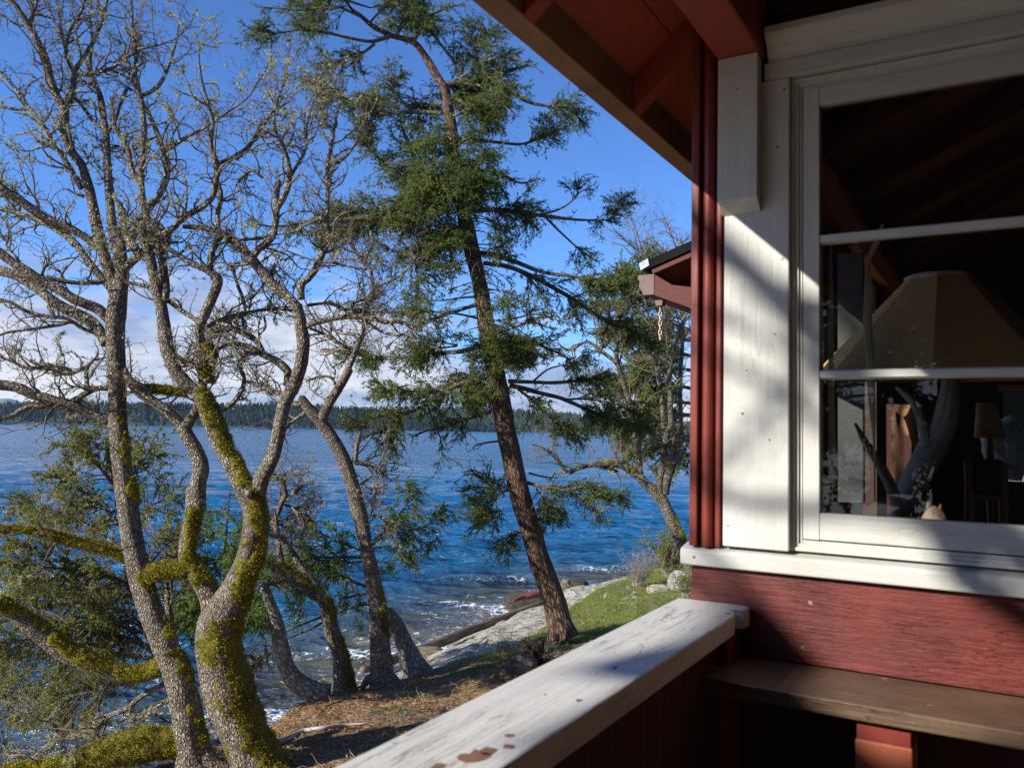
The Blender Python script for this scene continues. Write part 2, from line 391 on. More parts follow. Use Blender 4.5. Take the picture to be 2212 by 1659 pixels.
# skirt board, flared outwards
mb = MB(); n = 2
a, b_ = [(2.262, -.36), (2.30, -.36), (2.30, -.575), (2.232, -.575)], None
mb.add([H(u, v, z) for u, q in ((-.742, 0), (1.3, 0)) for v, z in a], [(3, 2, 1, 0), (4, 5, 6, 7), (0, 1, 5, 4), (1, 2, 6, 5), (2, 3, 7, 6), (3, 0, 4, 7)])
part('skirt_board', mb.mesh('skirt_board', M_r_u), cabin, .003)
# railing: cap with a chipped end, and the boarded half wall beneath it
rc = [(-.765, -2.6), (-.582, -2.6), (-.582, 2.112), (-.592, 2.150), (-.612, 2.166), (-.598, 2.180), (-.578, 2.186), (-.574, 2.226), (-.582, 2.240), (-.772, 2.240)]
mb = MB(); mb.prism(rc, 'z', -.501, -.450)
rail = part('porch_railing', mb.mesh('porch_railing', M_w_v), cabin, .005)
mb = MB()
for i in range(38): mb.box(-.71, -.625, 2.245-.13*(i+1)+.003, 2.245-.13*i, -2.6, -.502)
part('half_wall', mb.mesh('half_wall', M_dark), cabin, .002)
mb = MB(); mb.box(-.62, -.600, 2.115, 2.24, -1.6, -.502); part('rail_trim', mb.mesh('rail_trim', M_r_z), cabin, .002)
mb = MB()
for i in range(16): mb.box(-.6, 3.2, VW+.012-.14*(i+1)-.0+.004, VW+.012-.14*i, -1.45, -1.40)
for i in range(16, 40): mb.box(-.6, 3.2, VW+.012-.14*(i+1)+.004, VW+.012-.14*i, -1.45, -1.40)
part('porch_floor', mb.mesh('porch_floor', paint('porch_floor_boards', (.42, .31, .21), 'u', rough=.6)), cabin)
mb = MB(); mb.box(-.60, 1.3, 2.262, 2.30, -1.40, -.580); part('lower_wall', mb.mesh('lower_wall', M_dark), cabin)
# roof: beam, rafters, boards, fascia
SL = .835
def roof_z(u): return 1.045 + (u+.926)*SL
mb = MB(); mb.box(-.660, -.545, -4.99, 2.258, 1.014, 1.20); part('porch_beam', mb.mesh('porch_beam', M_r_v), cabin, .006)
for k in range(-10, 6):
    v0 = 2.255+.65*k; mb = MB()
    top = lambda u: roof_z(u)-.001
    mb.prism([(-.928, top(-.928)-.106), (1.9, top(1.9)-.106), (1.9, top(1.9)), (-.928, top(-.928))], 'v', v0, v0+.048)
    part('rafter', mb.mesh('rafter', M_r_u if False else M_r_v), cabin, .003)
mb = MB(); u = -.985; i = 0
while u < 3.2:
    z0 = roof_z(u); z1 = roof_z(u+.172)
    mb.prism([(u, z0), (u+.1715, z1), (u+.1715, z1+.022), (u, z0+.022)], 'v', -5.0, 5.6); u += .175; i += 1
part('roof_boards', mb.mesh('roof_boards', paint('red_soffit', (.40, .082, .048), 'v', rough=.6, grain=.25)), cabin, .001)
mb = MB(); mb.prism([(-1.03, roof_z(-1.03)+.024), (3.2, roof_z(3.2)+.024), (3.2, roof_z(3.2)+.04), (-1.03, roof_z(-1.03)+.04)], 'v', -5.05, 5.65)
part('roof', mb.mesh('roof', plain('shingles', (.05, .05, .05), .8, .5, 40)), cabin)
mb = MB(); mb.prism([(-1.0, .940), (-.930, .938), (-.930, 1.045), (-.985, 1.045), (-1.0, 1.03)], 'v', -5.0, 5.6); part('fascia', mb.mesh('fascia', M_fascia), cabin, .004)
mb = MB()
for k in range(-4, 4):
    v0 = 2.255+.65*k+.05; mb.box(-.655, -.635, v0, v0+.598, 1.201, roof_z(-.655)-.003)
part('frieze', mb.mesh('frieze', M_r_v), cabin)
# room shell behind the window
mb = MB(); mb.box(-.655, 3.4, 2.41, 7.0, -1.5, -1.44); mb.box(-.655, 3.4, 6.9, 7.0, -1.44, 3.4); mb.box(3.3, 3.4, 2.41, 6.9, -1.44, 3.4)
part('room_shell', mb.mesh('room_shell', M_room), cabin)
mb = MB(); mb.prism([(-.66, 1.21), (3.3, 1.21+SL*.55*3.96), (3.3, 1.25+SL*.55*3.96), (-.66, 1.25)], 'v', 2.41, 6.9); part('room_ceiling', mb.mesh('room_ceiling', M_ceil), cabin)
for k in range(5):
    v0 = 2.62+.72*k; mb = MB(); zf = lambda u: 1.205+SL*.55*(u+.66)
    mb.prism([(-.655, zf(-.655)-.13), (3.29, zf(3.29)-.13), (3.29, zf(3.29)), (-.655, zf(-.655))], 'v', v0, v0+.09); part('room_rafter', mb.mesh('room_rafter', M_room), cabin, .004)
mb = MB(); mb.box(-.655, -.60, 2.42, 6.9, .93, 1.05); part('room_plate', mb.mesh('room_plate', M_inner), cabin, .004)
mb = MB(); mb.box(-.50, -.431, 2.42, 2.46, -1.4, 1.5); part('inner_stud', mb.mesh('inner_stud', M_inner), cabin, .003)
mb = MB(); mb.box(-.655, 1.0, 2.405, 2.60, -.285, -.262); part('inner_sill', mb.mesh('inner_sill', M_inner), cabin, .003)

# main wall of the house closing the porch on its right
mb = MB(); mb.box(1.75, 1.85, -5.0, 2.255, -1.4, 3.2); mb.box(-.60, 1.749, -5.1, -5.0, -1.4, 3.0)
part('porch_wall', mb.mesh('porch_wall', M_dark), cabin)
# places on the rail cap where the paint has flaked off
m_bare = paint('bare_rail_wood', (.20, .105, .06), 'v', rough=.8, grain=.6, chips=0)
for x_, y_, su_, sv_, n_ in ((1022, 1634, .020, .030, 5), (1050, 1622, .014, .016, 4), (1098, 1611, .010, .012, 3), (1100, 1588, .007, .010, 2), (945, 1655, .010, .014, 3), (1250, 1512, .005, .008, 2), (1330, 1440, .004, .006, 2)):
    p_ = ray(x_, y_); p_ = p_*(-.4496/p_[2]); a_ = np.linspace(0, 6.283, 15)[:-1]; r_ = rng.uniform(.55, 1.15, 14)
    mb = MB(); mb.prism([(p_@DU+su_*r*math.cos(a), p_@DV+sv_*r*math.sin(a)) for a, r in zip(a_, r_)], 'z', -.4515, -.4494); part('flaked_patch', mb.mesh('flaked_patch', m_bare), rail)
# nail heads and rust spots in the white boards
M_nail = plain('rusty_nail', (.10, .06, .035), .7)
for x_, y_, r_ in ((1694, 193, .0035), (1593, 193, .003), (1678, 318, .003), (1604, 893, .003), (1675, 722, .002), (1572, 1135, .002), (1612, 455, .0035), (1690, 560, .002), (1499, 1203, .0035), (1612, 800, .0018), (1662, 950, .002)):
    q_ = ray(x_, y_); vv = VW-.0665 if (y_ < 440 and x_ < 1640) else VW-.0208
    if y_ > 1190: vv = 2.2345
    p_ = q_*(vv/(q_@DV)); mb = MB(); mb.prism([(p_@DU+r_*math.cos(a), p_[2]+r_*math.sin(a)) for a in np.linspace(0, 6.283, 9)[:-1]], 'v', vv-.0006, vv+.004)
    part('nail', mb.mesh('nail', M_nail), cabin)
# porch bench under the window
bench = thing('bench', H(.3, 2.1, -1.4), 'worn brown plank shelf bench against the red skirt board below the window', 'bench')
mb = MB(); mb.prism([(-.645, 1.985), (-.52, 1.972), (1.3, 1.972), (1.3, 2.236), (-.60, 2.236)], 'z', -.612, -.577)
part('seat', mb.mesh('seat', M_shelf), bench, .004)
for ul in (-.283, 1.1):
    mb = MB(); mb.box(ul, ul+.108, 2.00, 2.12, -1.40, -.615); g = part('leg', mb.mesh('leg', M_r_z), bench, .003)
    mb = MB(); mb.box(ul-.003, ul+.111, 1.996, 2.123, -1.05, -.658); part('leg_block', mb.mesh('leg_block', M_block), bench, .004)

# far wing of the building with its gutter and rain chain
wing = thing('roof_wing', H(-1.4, 6.2, -2.6), 'red eave of a further roof wing with black roof edge and brown gutter end', 'building')
WV = 6.0
mb = MB(); mb.prism([(-2.377, 1.303), (-1.0, 1.76), (-1.0, 1.70), (-2.36, 1.235)], 'v', WV, WV+4); part('roof', mb.mesh('roof', plain('black_roofing', (.008, .008, .009), .9, spec=.1)), wing, .004)
mb = MB(); mb.prism([(-2.40, 1.292), (-2.33, 1.325), (-2.318, 1.27), (-2.388, 1.237)], 'v', WV-.01, WV+4); part('drip_edge', mb.mesh('drip_edge', plain('white_metal', (.34, .35, .37), .6)), wing)
mb = MB(); mb.prism([(-2.31, 1.244), (-1.0, 1.69), (-1.0, 1.655), (-2.30, 1.209)], 'v', WV+.02, WV+4); part('soffit', mb.mesh('soffit', M_r_wing), wing)
mb = MB(); mb.prism([(-2.29, 1.205), (-1.0, 1.64), (-1.0, 1.40), (-2.10, 1.03)], 'v', WV+.55, WV+.6); part('rafter', mb.mesh('rafter', M_r_wing), wing, .004)
mb = MB(); mb.prism([(-2.270, 1.195), (-2.13, 1.105), (-1.0, .90), (-1.0, .52), (-2.272, 1.035)], 'v', WV-.02, WV+.03); part('barge_board', mb.mesh('barge_board', M_r_wing), wing, .004)
M_gut = plain('brown_gutter', (.10, .055, .042), .6)
mb = MB(); mb.prism([(-2.405, 1.20), (-2.412, 1.18), (-2.395, 1.15), (-2.400, 1.11), (-2.375, 1.075), (-2.365, 1.043), (-2.276, 1.043), (-2.276, 1.20), (-2.283, 1.20), (-2.283, 1.052), (-2.360, 1.052), (-2.390, 1.115), (-2.385, 1.15), (-2.40, 1.18), (-2.398, 1.20)], 'v', WV, WV+4)
part('gutter', mb.mesh('gutter', M_gut), wing)
mb = MB(); mb.prism([(-2.405, 1.20), (-2.412, 1.18), (-2.395, 1.15), (-2.400, 1.11), (-2.375, 1.075), (-2.365, 1.043), (-2.276, 1.043), (-2.276, 1.20)], 'v', WV-.012, WV-.002); mb.prism([(-2.30, 1.04), (-2.22, 1.04), (-2.235, .965), (-2.285, .965)], 'v', WV+.05, WV+.12)
part('gutter_end', mb.mesh('gutter_end', M_gut), wing, .002)
mb = MB(); mb.box(-1.55, -1.0, WV+.3, WV+4, -2.6, 1.40); part('wall', mb.mesh('wall', M_r_z), wing)
# chain
ac = Acc()
for k in range(7):
    zc = .94-.036*k; th = np.linspace(0, 2*np.pi, 13)
    a, b2 = (.011*np.cos(th), .024*np.sin(th))
    P = np.array([H(-2.258+(x if k % 2 else 0), WV+.08+(0 if k % 2 else x), zc+y) for x, y in zip(a, b2)])
    ac.tube(P, .0042, 6, cap=False)
solo('rain_chain', ac.mesh('rain_chain', plain('pale_rope_chain', (.55, .42, .30), .5)), 'pale link rain chain hanging from the brown gutter end', 'chain')
# ================================================================ terrain
def pxz(x, y, z): return tuple(onz(x, y, z))
lip = [(-11, -16, -2.9), (-8.5, -4, -2.95), (-3.0, 5, -3.05), (-3.15, 7.6, -3.12), pxz(588, 1578, -3.3), pxz(655, 1520, -3.38), pxz(770, 1492, -3.42), pxz(920, 1452, -3.42),
       pxz(1080, 1395, -3.45), pxz(1215, 1325, -3.42), pxz(1290, 1275, -3.55), pxz(1385, 1236, -3.55), pxz(1450, 1212, -3.55), (7.0, 24.5, -3.6), (16, 31, -3.6), (60, 60, -3.6)]
water_l = [(-15, -15), (-11, -2.5), (-5.2, 5), (-5.0, 8), (-4.6, 10.8), (-4.3, 12.6), (-3.6, 14.2), onz(915, 1412, -5), onz(1045, 1345, -5), onz(1150, 1308, -5), onz(1262, 1275, -5.0), (4.0, 27.8), (6.0, 28.2), (9, 29.5), (17, 36), (60, 68)]
inl = [(-4, -16, -2.5), (-1.2, -2, -2.5), (-.5, 3.2, -2.55), (-.45, 5, -2.62), (-.2, 6.2, -2.72), (.1, 7.2, -2.8), (.6, 8.2, -2.85), (1.2, 9.0, -2.85), (2.0, 10, -2.8), (3.0, 11.4, -2.75), (4.0, 13.3, -2.8), (5.6, 15.5, -2.8), (7.3, 17, -2.8), (10, 19, -2.8), (20, 25, -2.7), (60, 50, -2.5)]
L3 = np.array(lip); W3 = np.array([(p[0], p[1], -5.0) for p in water_l]); I3 = np.array(inl)
D3 = W3.copy(); dd = W3-L3; dd[:, 2] = 0; dd = unit(dd); D3 = W3+dd*9; D3[:, 2] = -6.6
B3 = I3+np.array([9, -4, .25])
def tsp(P): return cr_spline(P, 46)
Lc, Wc, Ic, Dc, Bc = map(tsp, (L3, W3, I3, D3, B3)); nC = len(Lc)
rows = []
for q in np.linspace(0, 1, 24)[:-1]: rows.append(Bc*(1-q)+Ic*q)
for q in np.linspace(0, 1, 130)[:-1]: rows.append(Ic*(1-q)+Lc*q)
for q in np.linspace(0, 1, 60)[:-1]:
    r = Lc*(1-q)+Wc*q; r[:, 2] = Lc[:, 2]+(Wc[:, 2]-Lc[:, 2])*(q**.62); rows.append(r)
for q in np.linspace(0, 1, 20): rows.append(Wc*(1-q)+Dc*q)
G = np.stack(rows); nR = len(rows)
nz = (fbm(G*np.array([.5, .5, 0]), 3)-.5)*.22+(fbm(G*np.array([2.2, 2.2, 0])+9, 4)-.5)*.13+(fbm(G*np.array([9, 9, 0])+3, 2)-.5)*.035
G[..., 2] += nz
idx = np.arange(nR*nC).reshape(nR, nC)
Fq = np.stack([idx[:-1, :-1], idx[1:, :-1], idx[1:, 1:], idx[:-1, 1:]], -1).reshape(-1, 4)
m, t, b = new_mat('soil_and_litter')
tc = t.new('ShaderNodeTexCoord').outputs['Object']
n1 = t.noise(tc, 1.3, 5, .6); n2 = t.noise(tc, 14, 5, .65); n3 = t.noise(tc, 60, 4, .6); vr = t.voro(tc, 38, out='Color')
sepc = t.new('ShaderNodeSeparateColor', inp={0: vr}).outputs[0]
lit_c = t.ramp(t.math('ADD', t.math('MULTIPLY', n2, .6), t.math('MULTIPLY', sepc, .4)), [(.25, (.055, .036, .020)), (.45, (.16, .092, .048)), (.62, (.29, .18, .09)), (.8, (.38, .28, .16))])
grn = t.ramp(n3, [(.3, (.06, .06, .02)), (.7, (.17, .19, .05))])
cx = t.new('ShaderNodeSeparateXYZ', inp={0: tc})
gm = t.math('ADD', t.math('MULTIPLY', t.math('SUBTRACT', n1, .5), 2.2), t.new('ShaderNodeMapRange', inp={0: cx.outputs[1], 1: 10.0, 2: 13.5, 3: -.25, 4: .5}).outputs[0])
land = t.mix(t.ramp(gm, [(.05, 0), (.3, 1)]), lit_c, grn)
sandc = t.ramp(n2, [(.3, (.12, .11, .09)), (.5, (.30, .28, .23)), (.7, (.44, .42, .36))])
sm = t.new('ShaderNodeMapRange', inp={0: t.math('ADD', cx.outputs[2], t.math('MULTIPLY', t.math('SUBTRACT', n1, .5), .5)), 1: -3.55, 2: -3.8, 3: 0.0, 4: 1.0}).outputs[0]
setb(t, b, color=t.mix(sm, land, sandc), rough=.9, normal=t.bump(t.math('ADD', n2, t.math('MULTIPLY', n3, .6)), .9, .03), spec=.2)
gme = mesh('ground', G.reshape(-1, 3), Fq, m)
ground = struct('ground', gme)
bvh = BVHTree.FromPolygons([tuple(v) for v in G.reshape(-1, 3)], [tuple(f) for f in Fq.tolist()])
def ground_at(x, y):
    h = bvh.ray_cast(Vector((x, y, 5)), Vector((0, 0, -1)))[0]
    return h[2] if h else -3.3
def gpx(X, Y):
    h = bvh.ray_cast(Vector((0, 0, 0)), Vector(ray(X, Y)).normalized())[0]
    return np.array(h) if h else onz(X, Y, -4.9)

# ================================================================ water
nr, ncol = 900, 900
inv = np.linspace(1/7.0, 1/6000., nr); inv = np.concatenate([1/np.linspace(2.0, 6.9, 12), inv, [1/14000.]])
ang = np.linspace(R_(-52), R_(52), ncol)
dist = 1/inv
X = dist[:, None]*np.tan(ang)[None]; Y = np.broadcast_to(dist[:, None], X.shape).copy()
hgt = np.zeros_like(X); dxs = np.maximum(.01, dist*(1.55/ncol))[:, None]; dys = np.abs(np.gradient(dist))[:, None]
wr = np.random.default_rng(11)
ox = np.zeros_like(X); oy = np.zeros_like(X)
for k in range(46):
    lam = 4.2*(.88**k)+.16; A = .0165*lam**.85; th = R_(258)+wr.normal(0, .48)
    kx, ky = math.cos(th)*2*np.pi/lam, math.sin(th)*2*np.pi/lam
    ph = kx*X+ky*Y+wr.random()*6.28
    dy_eff = dys*abs(math.sin(th))+dxs*abs(math.cos(th))
    fade = np.clip(1.6-dy_eff*3.0/lam, 0, 1)
    grp = .6+.8*vnoise(np.stack([X/lam*.35+k*3.1, Y/lam*.22, X*0+k], -1))
    s_ = np.sin(ph); hgt += fade*grp*A*s_; c_ = np.cos(ph)*fade*grp*A*.9
    ox += c_*math.cos(th); oy += c_*math.sin(th)
X2 = X+ox; Y2 = Y+oy
# breaking swells close in: distance to the waterline
def dist_line(px_, py_, L):
    best = np.full(px_.shape, 1e9)
    for a_, b_ in zip(L[:-1], L[1:]):
        ab = b_[:2]-a_[:2]; tt = np.clip(((px_-a_[0])*ab[0]+(py_-a_[1])*ab[1])/(ab@ab), 0, 1)
        best = np.minimum(best, np.hypot(px_-a_[0]-tt*ab[0], py_-a_[1]-tt*ab[1]))
    return best
near = dist < 60
ds = np.full(X.shape, 99.0); ds[near] = dist_line(X[near], Y[near], np.array([p[:2] for p in W3]))
nzx = fbm(np.stack([X*.22, Y*.22, X*0], -1), 3)
sw = np.exp(-((ds-2.2-2.5*nzx)/1.1)**2)*.10+np.exp(-((ds-5.5-4*nzx)/1.3)**2)*.09
hgt = hgt*np.clip(.35+ds/9, .35, 1)+sw*np.clip(fbm(np.stack([X*.5, Y*.5, X*0+5], -1), 2)*2-.4, 0, 1)
WV_ = np.stack([X2, Y2, -5.0+hgt], -1)
idx = np.arange(len(dist)*ncol).reshape(len(dist), ncol)
Fw = np.stack([idx[:-1, :-1], idx[:-1, 1:], idx[1:, 1:], idx[1:, :-1]], -1).reshape(-1, 4)
m, t, b = new_mat('sea_water')
tc = t.new('ShaderNodeTexCoord').outputs['Object']
at_s = t.new('ShaderNodeAttribute', attribute_name='shore').outputs['Fac']; at_h = t.new('ShaderNodeAttribute', attribute_name='crest').outputs['Fac']
xy = t.maps(tc, scale=(1, 1.6, 1), rot=(0, 0, R_(-8)))
w1 = t.noise(xy, 1.1, 6, .62, .4); w2 = t.noise(xy, 5.0, 6, .62, .6); w3 = t.noise(t.maps(tc, scale=(.6, 1.8, 1)), .22, 5, .6, .5); w4 = t.noise(t.maps(tc, scale=(.5, 2.2, 1)), .035, 6, .65, .3)
bh = t.math('ADD', t.math('MULTIPLY', w1, .13), t.math('ADD', t.math('MULTIPLY', w2, .036), t.math('ADD', t.math('MULTIPLY', w3, 1.3), t.math('MULTIPLY', w4, 7.0))))
fo = t.math('ADD', t.math('MULTIPLY', t.noise(t.maps(tc, scale=(.7, 1.5, 1)), 2.6, 9, .74, 1.6), .75), t.math('MULTIPLY', t.noise(t.maps(tc, scale=(1, 1.2, 1)), 22, 5, .7), .25)); fo2 = t.voro(t.maps(t.mix(.25, tc, t.noise(tc, 3, 4, .6, out=1)), scale=(1, 1.3, 1)), 5.5, 'DISTANCE_TO_EDGE')
fnear = t.ramp(at_s, [(0, .66), (.10, .54), (.25, .36), (.5, .20), (.85, 0)])
web = t.ramp(fo2, [(0, 1), (.05, .45), (.12, 0)])
fsum = t.math('ADD', t.math('MULTIPLY', fo, .8), t.math('ADD', t.math('MULTIPLY', web, .13), t.math('ADD', t.math('MULTIPLY', fnear, .55), t.math('MULTIPLY', at_h, .12))))
foam = t.ramp(fsum, [(.82, 0), (.93, 1)])
far_cap = t.ramp(t.math('ADD', t.noise(t.maps(tc, scale=(.5, 2.0, 1)), 1.4, 7, .7, .5), t.math('MULTIPLY', t.noise(tc, .12, 3, .5), .25)), [(.875, 0), (.90, 1)])
foam = t.math('MAXIMUM', foam, t.math('MULTIPLY', far_cap, .7))
body = t.ramp(at_s, [(0, (.085, .075, .055)), (.16, (.050, .062, .058)), (.38, (.014, .075, .155)), (1, (.014, .105, .235))])
body = t.mix(t.math('MULTIPLY', at_h, .35), body, (.012, .070, .14))
setb(t, b, color=t.mix(foam, body, (.72, .76, .80)), rough=t.math('ADD', t.math('MULTIPLY', foam, .5), .12), normal=t.bump(bh, 1.0, 1.0), spec=.27)
b.inputs['IOR'].default_value = 1.33
wme = mesh('water', WV_.reshape(-1, 3), Fw, m)
wme.attributes.new('shore', 'FLOAT', 'POINT').data.foreach_set('value', np.clip(ds/14, 0, 1).ravel().astype(np.float32))
wme.attributes.new('crest', 'FLOAT', 'POINT').data.foreach_set('value', np.clip(hgt/.09, 0, 1).ravel().astype(np.float32))
water = struct('water', wme)

# ================================================================ far shore
def ridge(name, prof, d0, d1, depth, mat, seed):
    """prof: photo pixels of the skyline; the ridge rises from the water at d0 to its crest at d1"""
    P = cr_spline(np.array([at(x, y, d1) for x, y in prof]), 14); n = len(P); rws = []
    for q in np.linspace(0, 1, 9):
        r = P.copy(); s = (d0+(d1-d0)*q)/d1; r[:, 0] *= s; r[:, 1] *= s; r[:, 2] = -6+(P[:, 2]-9+6)*(q**.8); rws.append(r)
    r = P.copy(); r[:, :2] *= (d1+depth)/d1; r[:, 2] = -5; rws.append(r); g = np.stack(rws)
    g[1:9, :, 2] += (fbm(g[1:9]*.008+seed, 3)-.5)*10
    i = np.arange(g.shape[0]*n).reshape(g.shape[0], n)
    return g, np.stack([i[:-1, :-1], i[:-1, 1:], i[1:, 1:], i[1:, :-1]], -1).reshape(-1, 4)
def forest(name, prof, d0, d1, cnt, mat, hillmat, seed, hname):
    g, f = ridge(name, prof, d0, d1, 500, hillmat, seed); struct(hname, mesh(hname, g.reshape(-1, 3), f, hillmat))
    r = np.random.default_rng(seed); n = g.shape[1]
    a = r.random(cnt)**.75*8; c_ = r.random(cnt)*(n-1.001); i = np.minimum(a.astype(int), 7); j = c_.astype(int); fa = (a-i)[:, None]; fc = (c_-j)[:, None]
    base = (g[i, j]*(1-fc)+g[i, j+1]*fc)*(1-fa)+(g[i+1, j]*(1-fc)+g[i+1, j+1]*fc)*fa
    big = vnoise(base*.02); h = (8+9*r.random(cnt)**1.3)*(.6+.6*big); wd = h*(.16+.13*r.random(cnt))
    K = 6; th = np.arange(K)*2*np.pi/K; V = []; T = []; lv = [(0.0, .75), (.12, 1.0), (.45, .62), (.75, .3)]
    allV = np.empty((cnt, len(lv)*K+1, 3))
    for li, (q, s) in enumerate(lv):
        rr = wd[:, None]*s*(.7+.6*r.random((cnt, K)))
        allV[:, li*K:(li+1)*K, 0] = base[:, None, 0]+rr*np.cos(th); allV[:, li*K:(li+1)*K, 1] = base[:, None, 1]+rr*np.sin(th); allV[:, li*K:(li+1)*K, 2] = base[:, None, 2]-3+(h*q)[:, None]
    allV[:, -1] = base; allV[:, -1, 2] += h-3; allV[:, -1, 0] += (r.random(cnt)-.5)*1.0
    q = []; 
    for li in range(len(lv)-1):
        for k in range(K): q.append((li*K+k, li*K+(k+1) % K, (li+1)*K+(k+1) % K, (li+1)*K+k))
    tt = [((len(lv)-1)*K+k, (len(lv)-1)*K+(k+1) % K, len(lv)*K) for k in range(K)]
    o = np.arange(cnt)[:, None, None]*(len(lv)*K+1)
    me = mesh(name, allV.reshape(-1, 3), [(o+np.array(q)[None]).reshape(-1, 4), (o+np.array(tt)[None]).reshape(-1, 3)], mat, smooth=False)
    me.attributes.new('tone', 'FLOAT', 'POINT').data.foreach_set('value', np.repeat(r.random(cnt), len(lv)*K+1).astype(np.float32))
    struct(name, me, 'stuff')
def forest_mat(name, a, b2):
    m, t, b = new_mat(name); tone = t.new('ShaderNodeAttribute', attribute_name='tone').outputs['Fac']
    n = t.noise(t.new('ShaderNodeTexCoord').outputs['Object'], .012, 4, .6)
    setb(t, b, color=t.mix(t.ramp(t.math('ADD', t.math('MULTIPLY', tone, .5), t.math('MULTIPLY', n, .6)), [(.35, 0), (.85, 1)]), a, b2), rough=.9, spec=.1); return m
prof1 = [(-900, 850), (-500, 852), (-200, 856), (0, 862), (150, 861), (300, 863), (480, 868), (620, 868), (760, 874), (880, 884), (1000, 905), (1080, 930)]
prof2 = [(500, 905), (700, 885), (900, 876), (1050, 878), (1200, 889), (1350, 898), (1480, 908), (1650, 918), (1900, 925), (2300, 930)]
M_hill = plain('hillside', (.018, .030, .020), .9, 0, .05)
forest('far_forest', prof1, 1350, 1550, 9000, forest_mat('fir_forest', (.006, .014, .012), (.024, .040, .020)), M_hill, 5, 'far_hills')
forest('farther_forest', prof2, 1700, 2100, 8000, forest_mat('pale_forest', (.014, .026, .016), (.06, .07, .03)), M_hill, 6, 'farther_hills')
g, f = ridge('m', [(-600, 880), (-200, 884), (-60, 868), (10, 857), (60, 866), (160, 876), (300, 866), (420, 880), (600, 905)], 4000, 4600, 400, None, 8)
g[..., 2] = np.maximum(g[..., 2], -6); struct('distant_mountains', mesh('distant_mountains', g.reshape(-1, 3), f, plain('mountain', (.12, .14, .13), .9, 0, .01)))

# ================================================================ rocks and driftwood
M_sand = None
def rock_mat(name, c1, c2, dark=(.05, .045, .04), sc=1.0, band=True, moss=0.0):
    m, t, b = new_mat(name); tc = t.new('ShaderNodeTexCoord').outputs['Object']
    v = t.maps(tc, scale=(1.0, 1.0, 3.5), rot=(.12, .25, R_(-35)))
    n = t.noise(v, 2.2*sc, 8, .65, .8); cr = t.voro(t.maps(t.mix(.12, tc, t.noise(tc, 4, 3, .6, out=1)), scale=(.9, 2.6, 5), rot=(0, .1, R_(-40))), 1.6*sc, 'DISTANCE_TO_EDGE')
    f = t.noise(tc, 40*sc, 4, .6); st = t.noise(t.maps(tc, scale=(1, 7, 10), rot=(0, .1, R_(-38))), 1.6*sc, 6, .7, .6)
    c = t.mix(t.ramp(n, [(.35, 0), (.65, 1)]), c1, c2); c = t.mix(t.ramp(st, [(.50, 0), (.62, .7)]), c, dark)
    c = t.mix(t.ramp(cr, [(0, .8), (.035, 0)]), c, dark); c = t.mix(t.math('MULTIPLY', t.ramp(f, [(.5, 0), (.7, 1)]), .35), c, (.55, .53, .45))
    if moss: c = t.mix(t.math('MULTIPLY', t.ramp(t.noise(tc, 2.5, 5, .7), [(.5, 0), (.62, 1)]), moss), c, (.14, .17, .03))
    h = t.math('ADD', t.math('MULTIPLY', n, 1.0), t.math('ADD', t.math('MULTIPLY', st, .8), t.math('ADD', t.math('MULTIPLY', t.ramp(cr, [(0, 0), (.06, 1)]), .5), t.math('MULTIPLY', f, .15))))
    setb(t, b, color=c, rough=.85, normal=t.bump(h, 1.0, .12), spec=.25); return m
M_slab = rock_mat('pale_sandstone', (.42, .375, .28), (.64, .59, .47)); M_slab2 = rock_mat('mossy_sandstone', (.32, .31, .18), (.58, .54, .40), moss=.7)
M_drock = rock_mat('dark_wet_rock', (.045, .035, .028), (.11, .085, .06), sc=2.0); M_boul = rock_mat('tan_rock', (.20, .16, .09), (.36, .30, .18), sc=2)
def slab(name, outline, mat, label, zup=.12, thick=.5, seed=0, cat='rock', bump_=.10):
    """a rock whose plan outline is read off the ground; outline points are (photo x, photo y, height)"""
    P = np.array([onz(x, y, z) for x, y, z in outline]); c = P.mean(0); n = len(P)
    Pc = cr_spline(np.vstack([P, P[:1]]), 9)[:-1]; k = len(Pc)
    rings = [Pc+np.array([0, 0, -thick])]; 
    for q, dz in ((1.0, -.10), (.995, 0), (.97, .04), (.9, .07), (.75, .09), (.5, .10), (.25, .10)):
        r = c+(Pc-c)*q; r[:, 2] += dz*zup/.1; rings.append(r)
    g = np.stack(rings); nn = (fbm(g*np.array([1.2, 1.2, 2.5])+seed, 5, .6)-.5); g[1:, :, 2] += nn[1:]*bump_*4.5+(np.abs((fbm(g*np.array([2.2, 2.2, 1])+seed*7, 3)-.5))[1:])*-.35*bump_*4
    g[1:4, :, :2] += ((fbm(g*3.1+seed+4, 3)-.5)*.12)[1:4, :, None]
    V = g.reshape(-1, 3); V = np.vstack([V, c+np.array([0, 0, zup])]); i = np.arange(len(rings)*k).reshape(-1, k); j = np.roll(i, -1, axis=1)
    Q = np.stack([i[:-1], j[:-1], j[1:], i[1:]], -1).reshape(-1, 4); T = np.stack([i[-1], j[-1], np.full(k, len(V)-1)], 1)
    me = mesh(name, V, [Q, T], mat)
    o = solo(name, me, label, cat); s = o.modifiers.new('sub', 'SUBSURF'); s.levels = 2; s.render_levels = 2
    return o
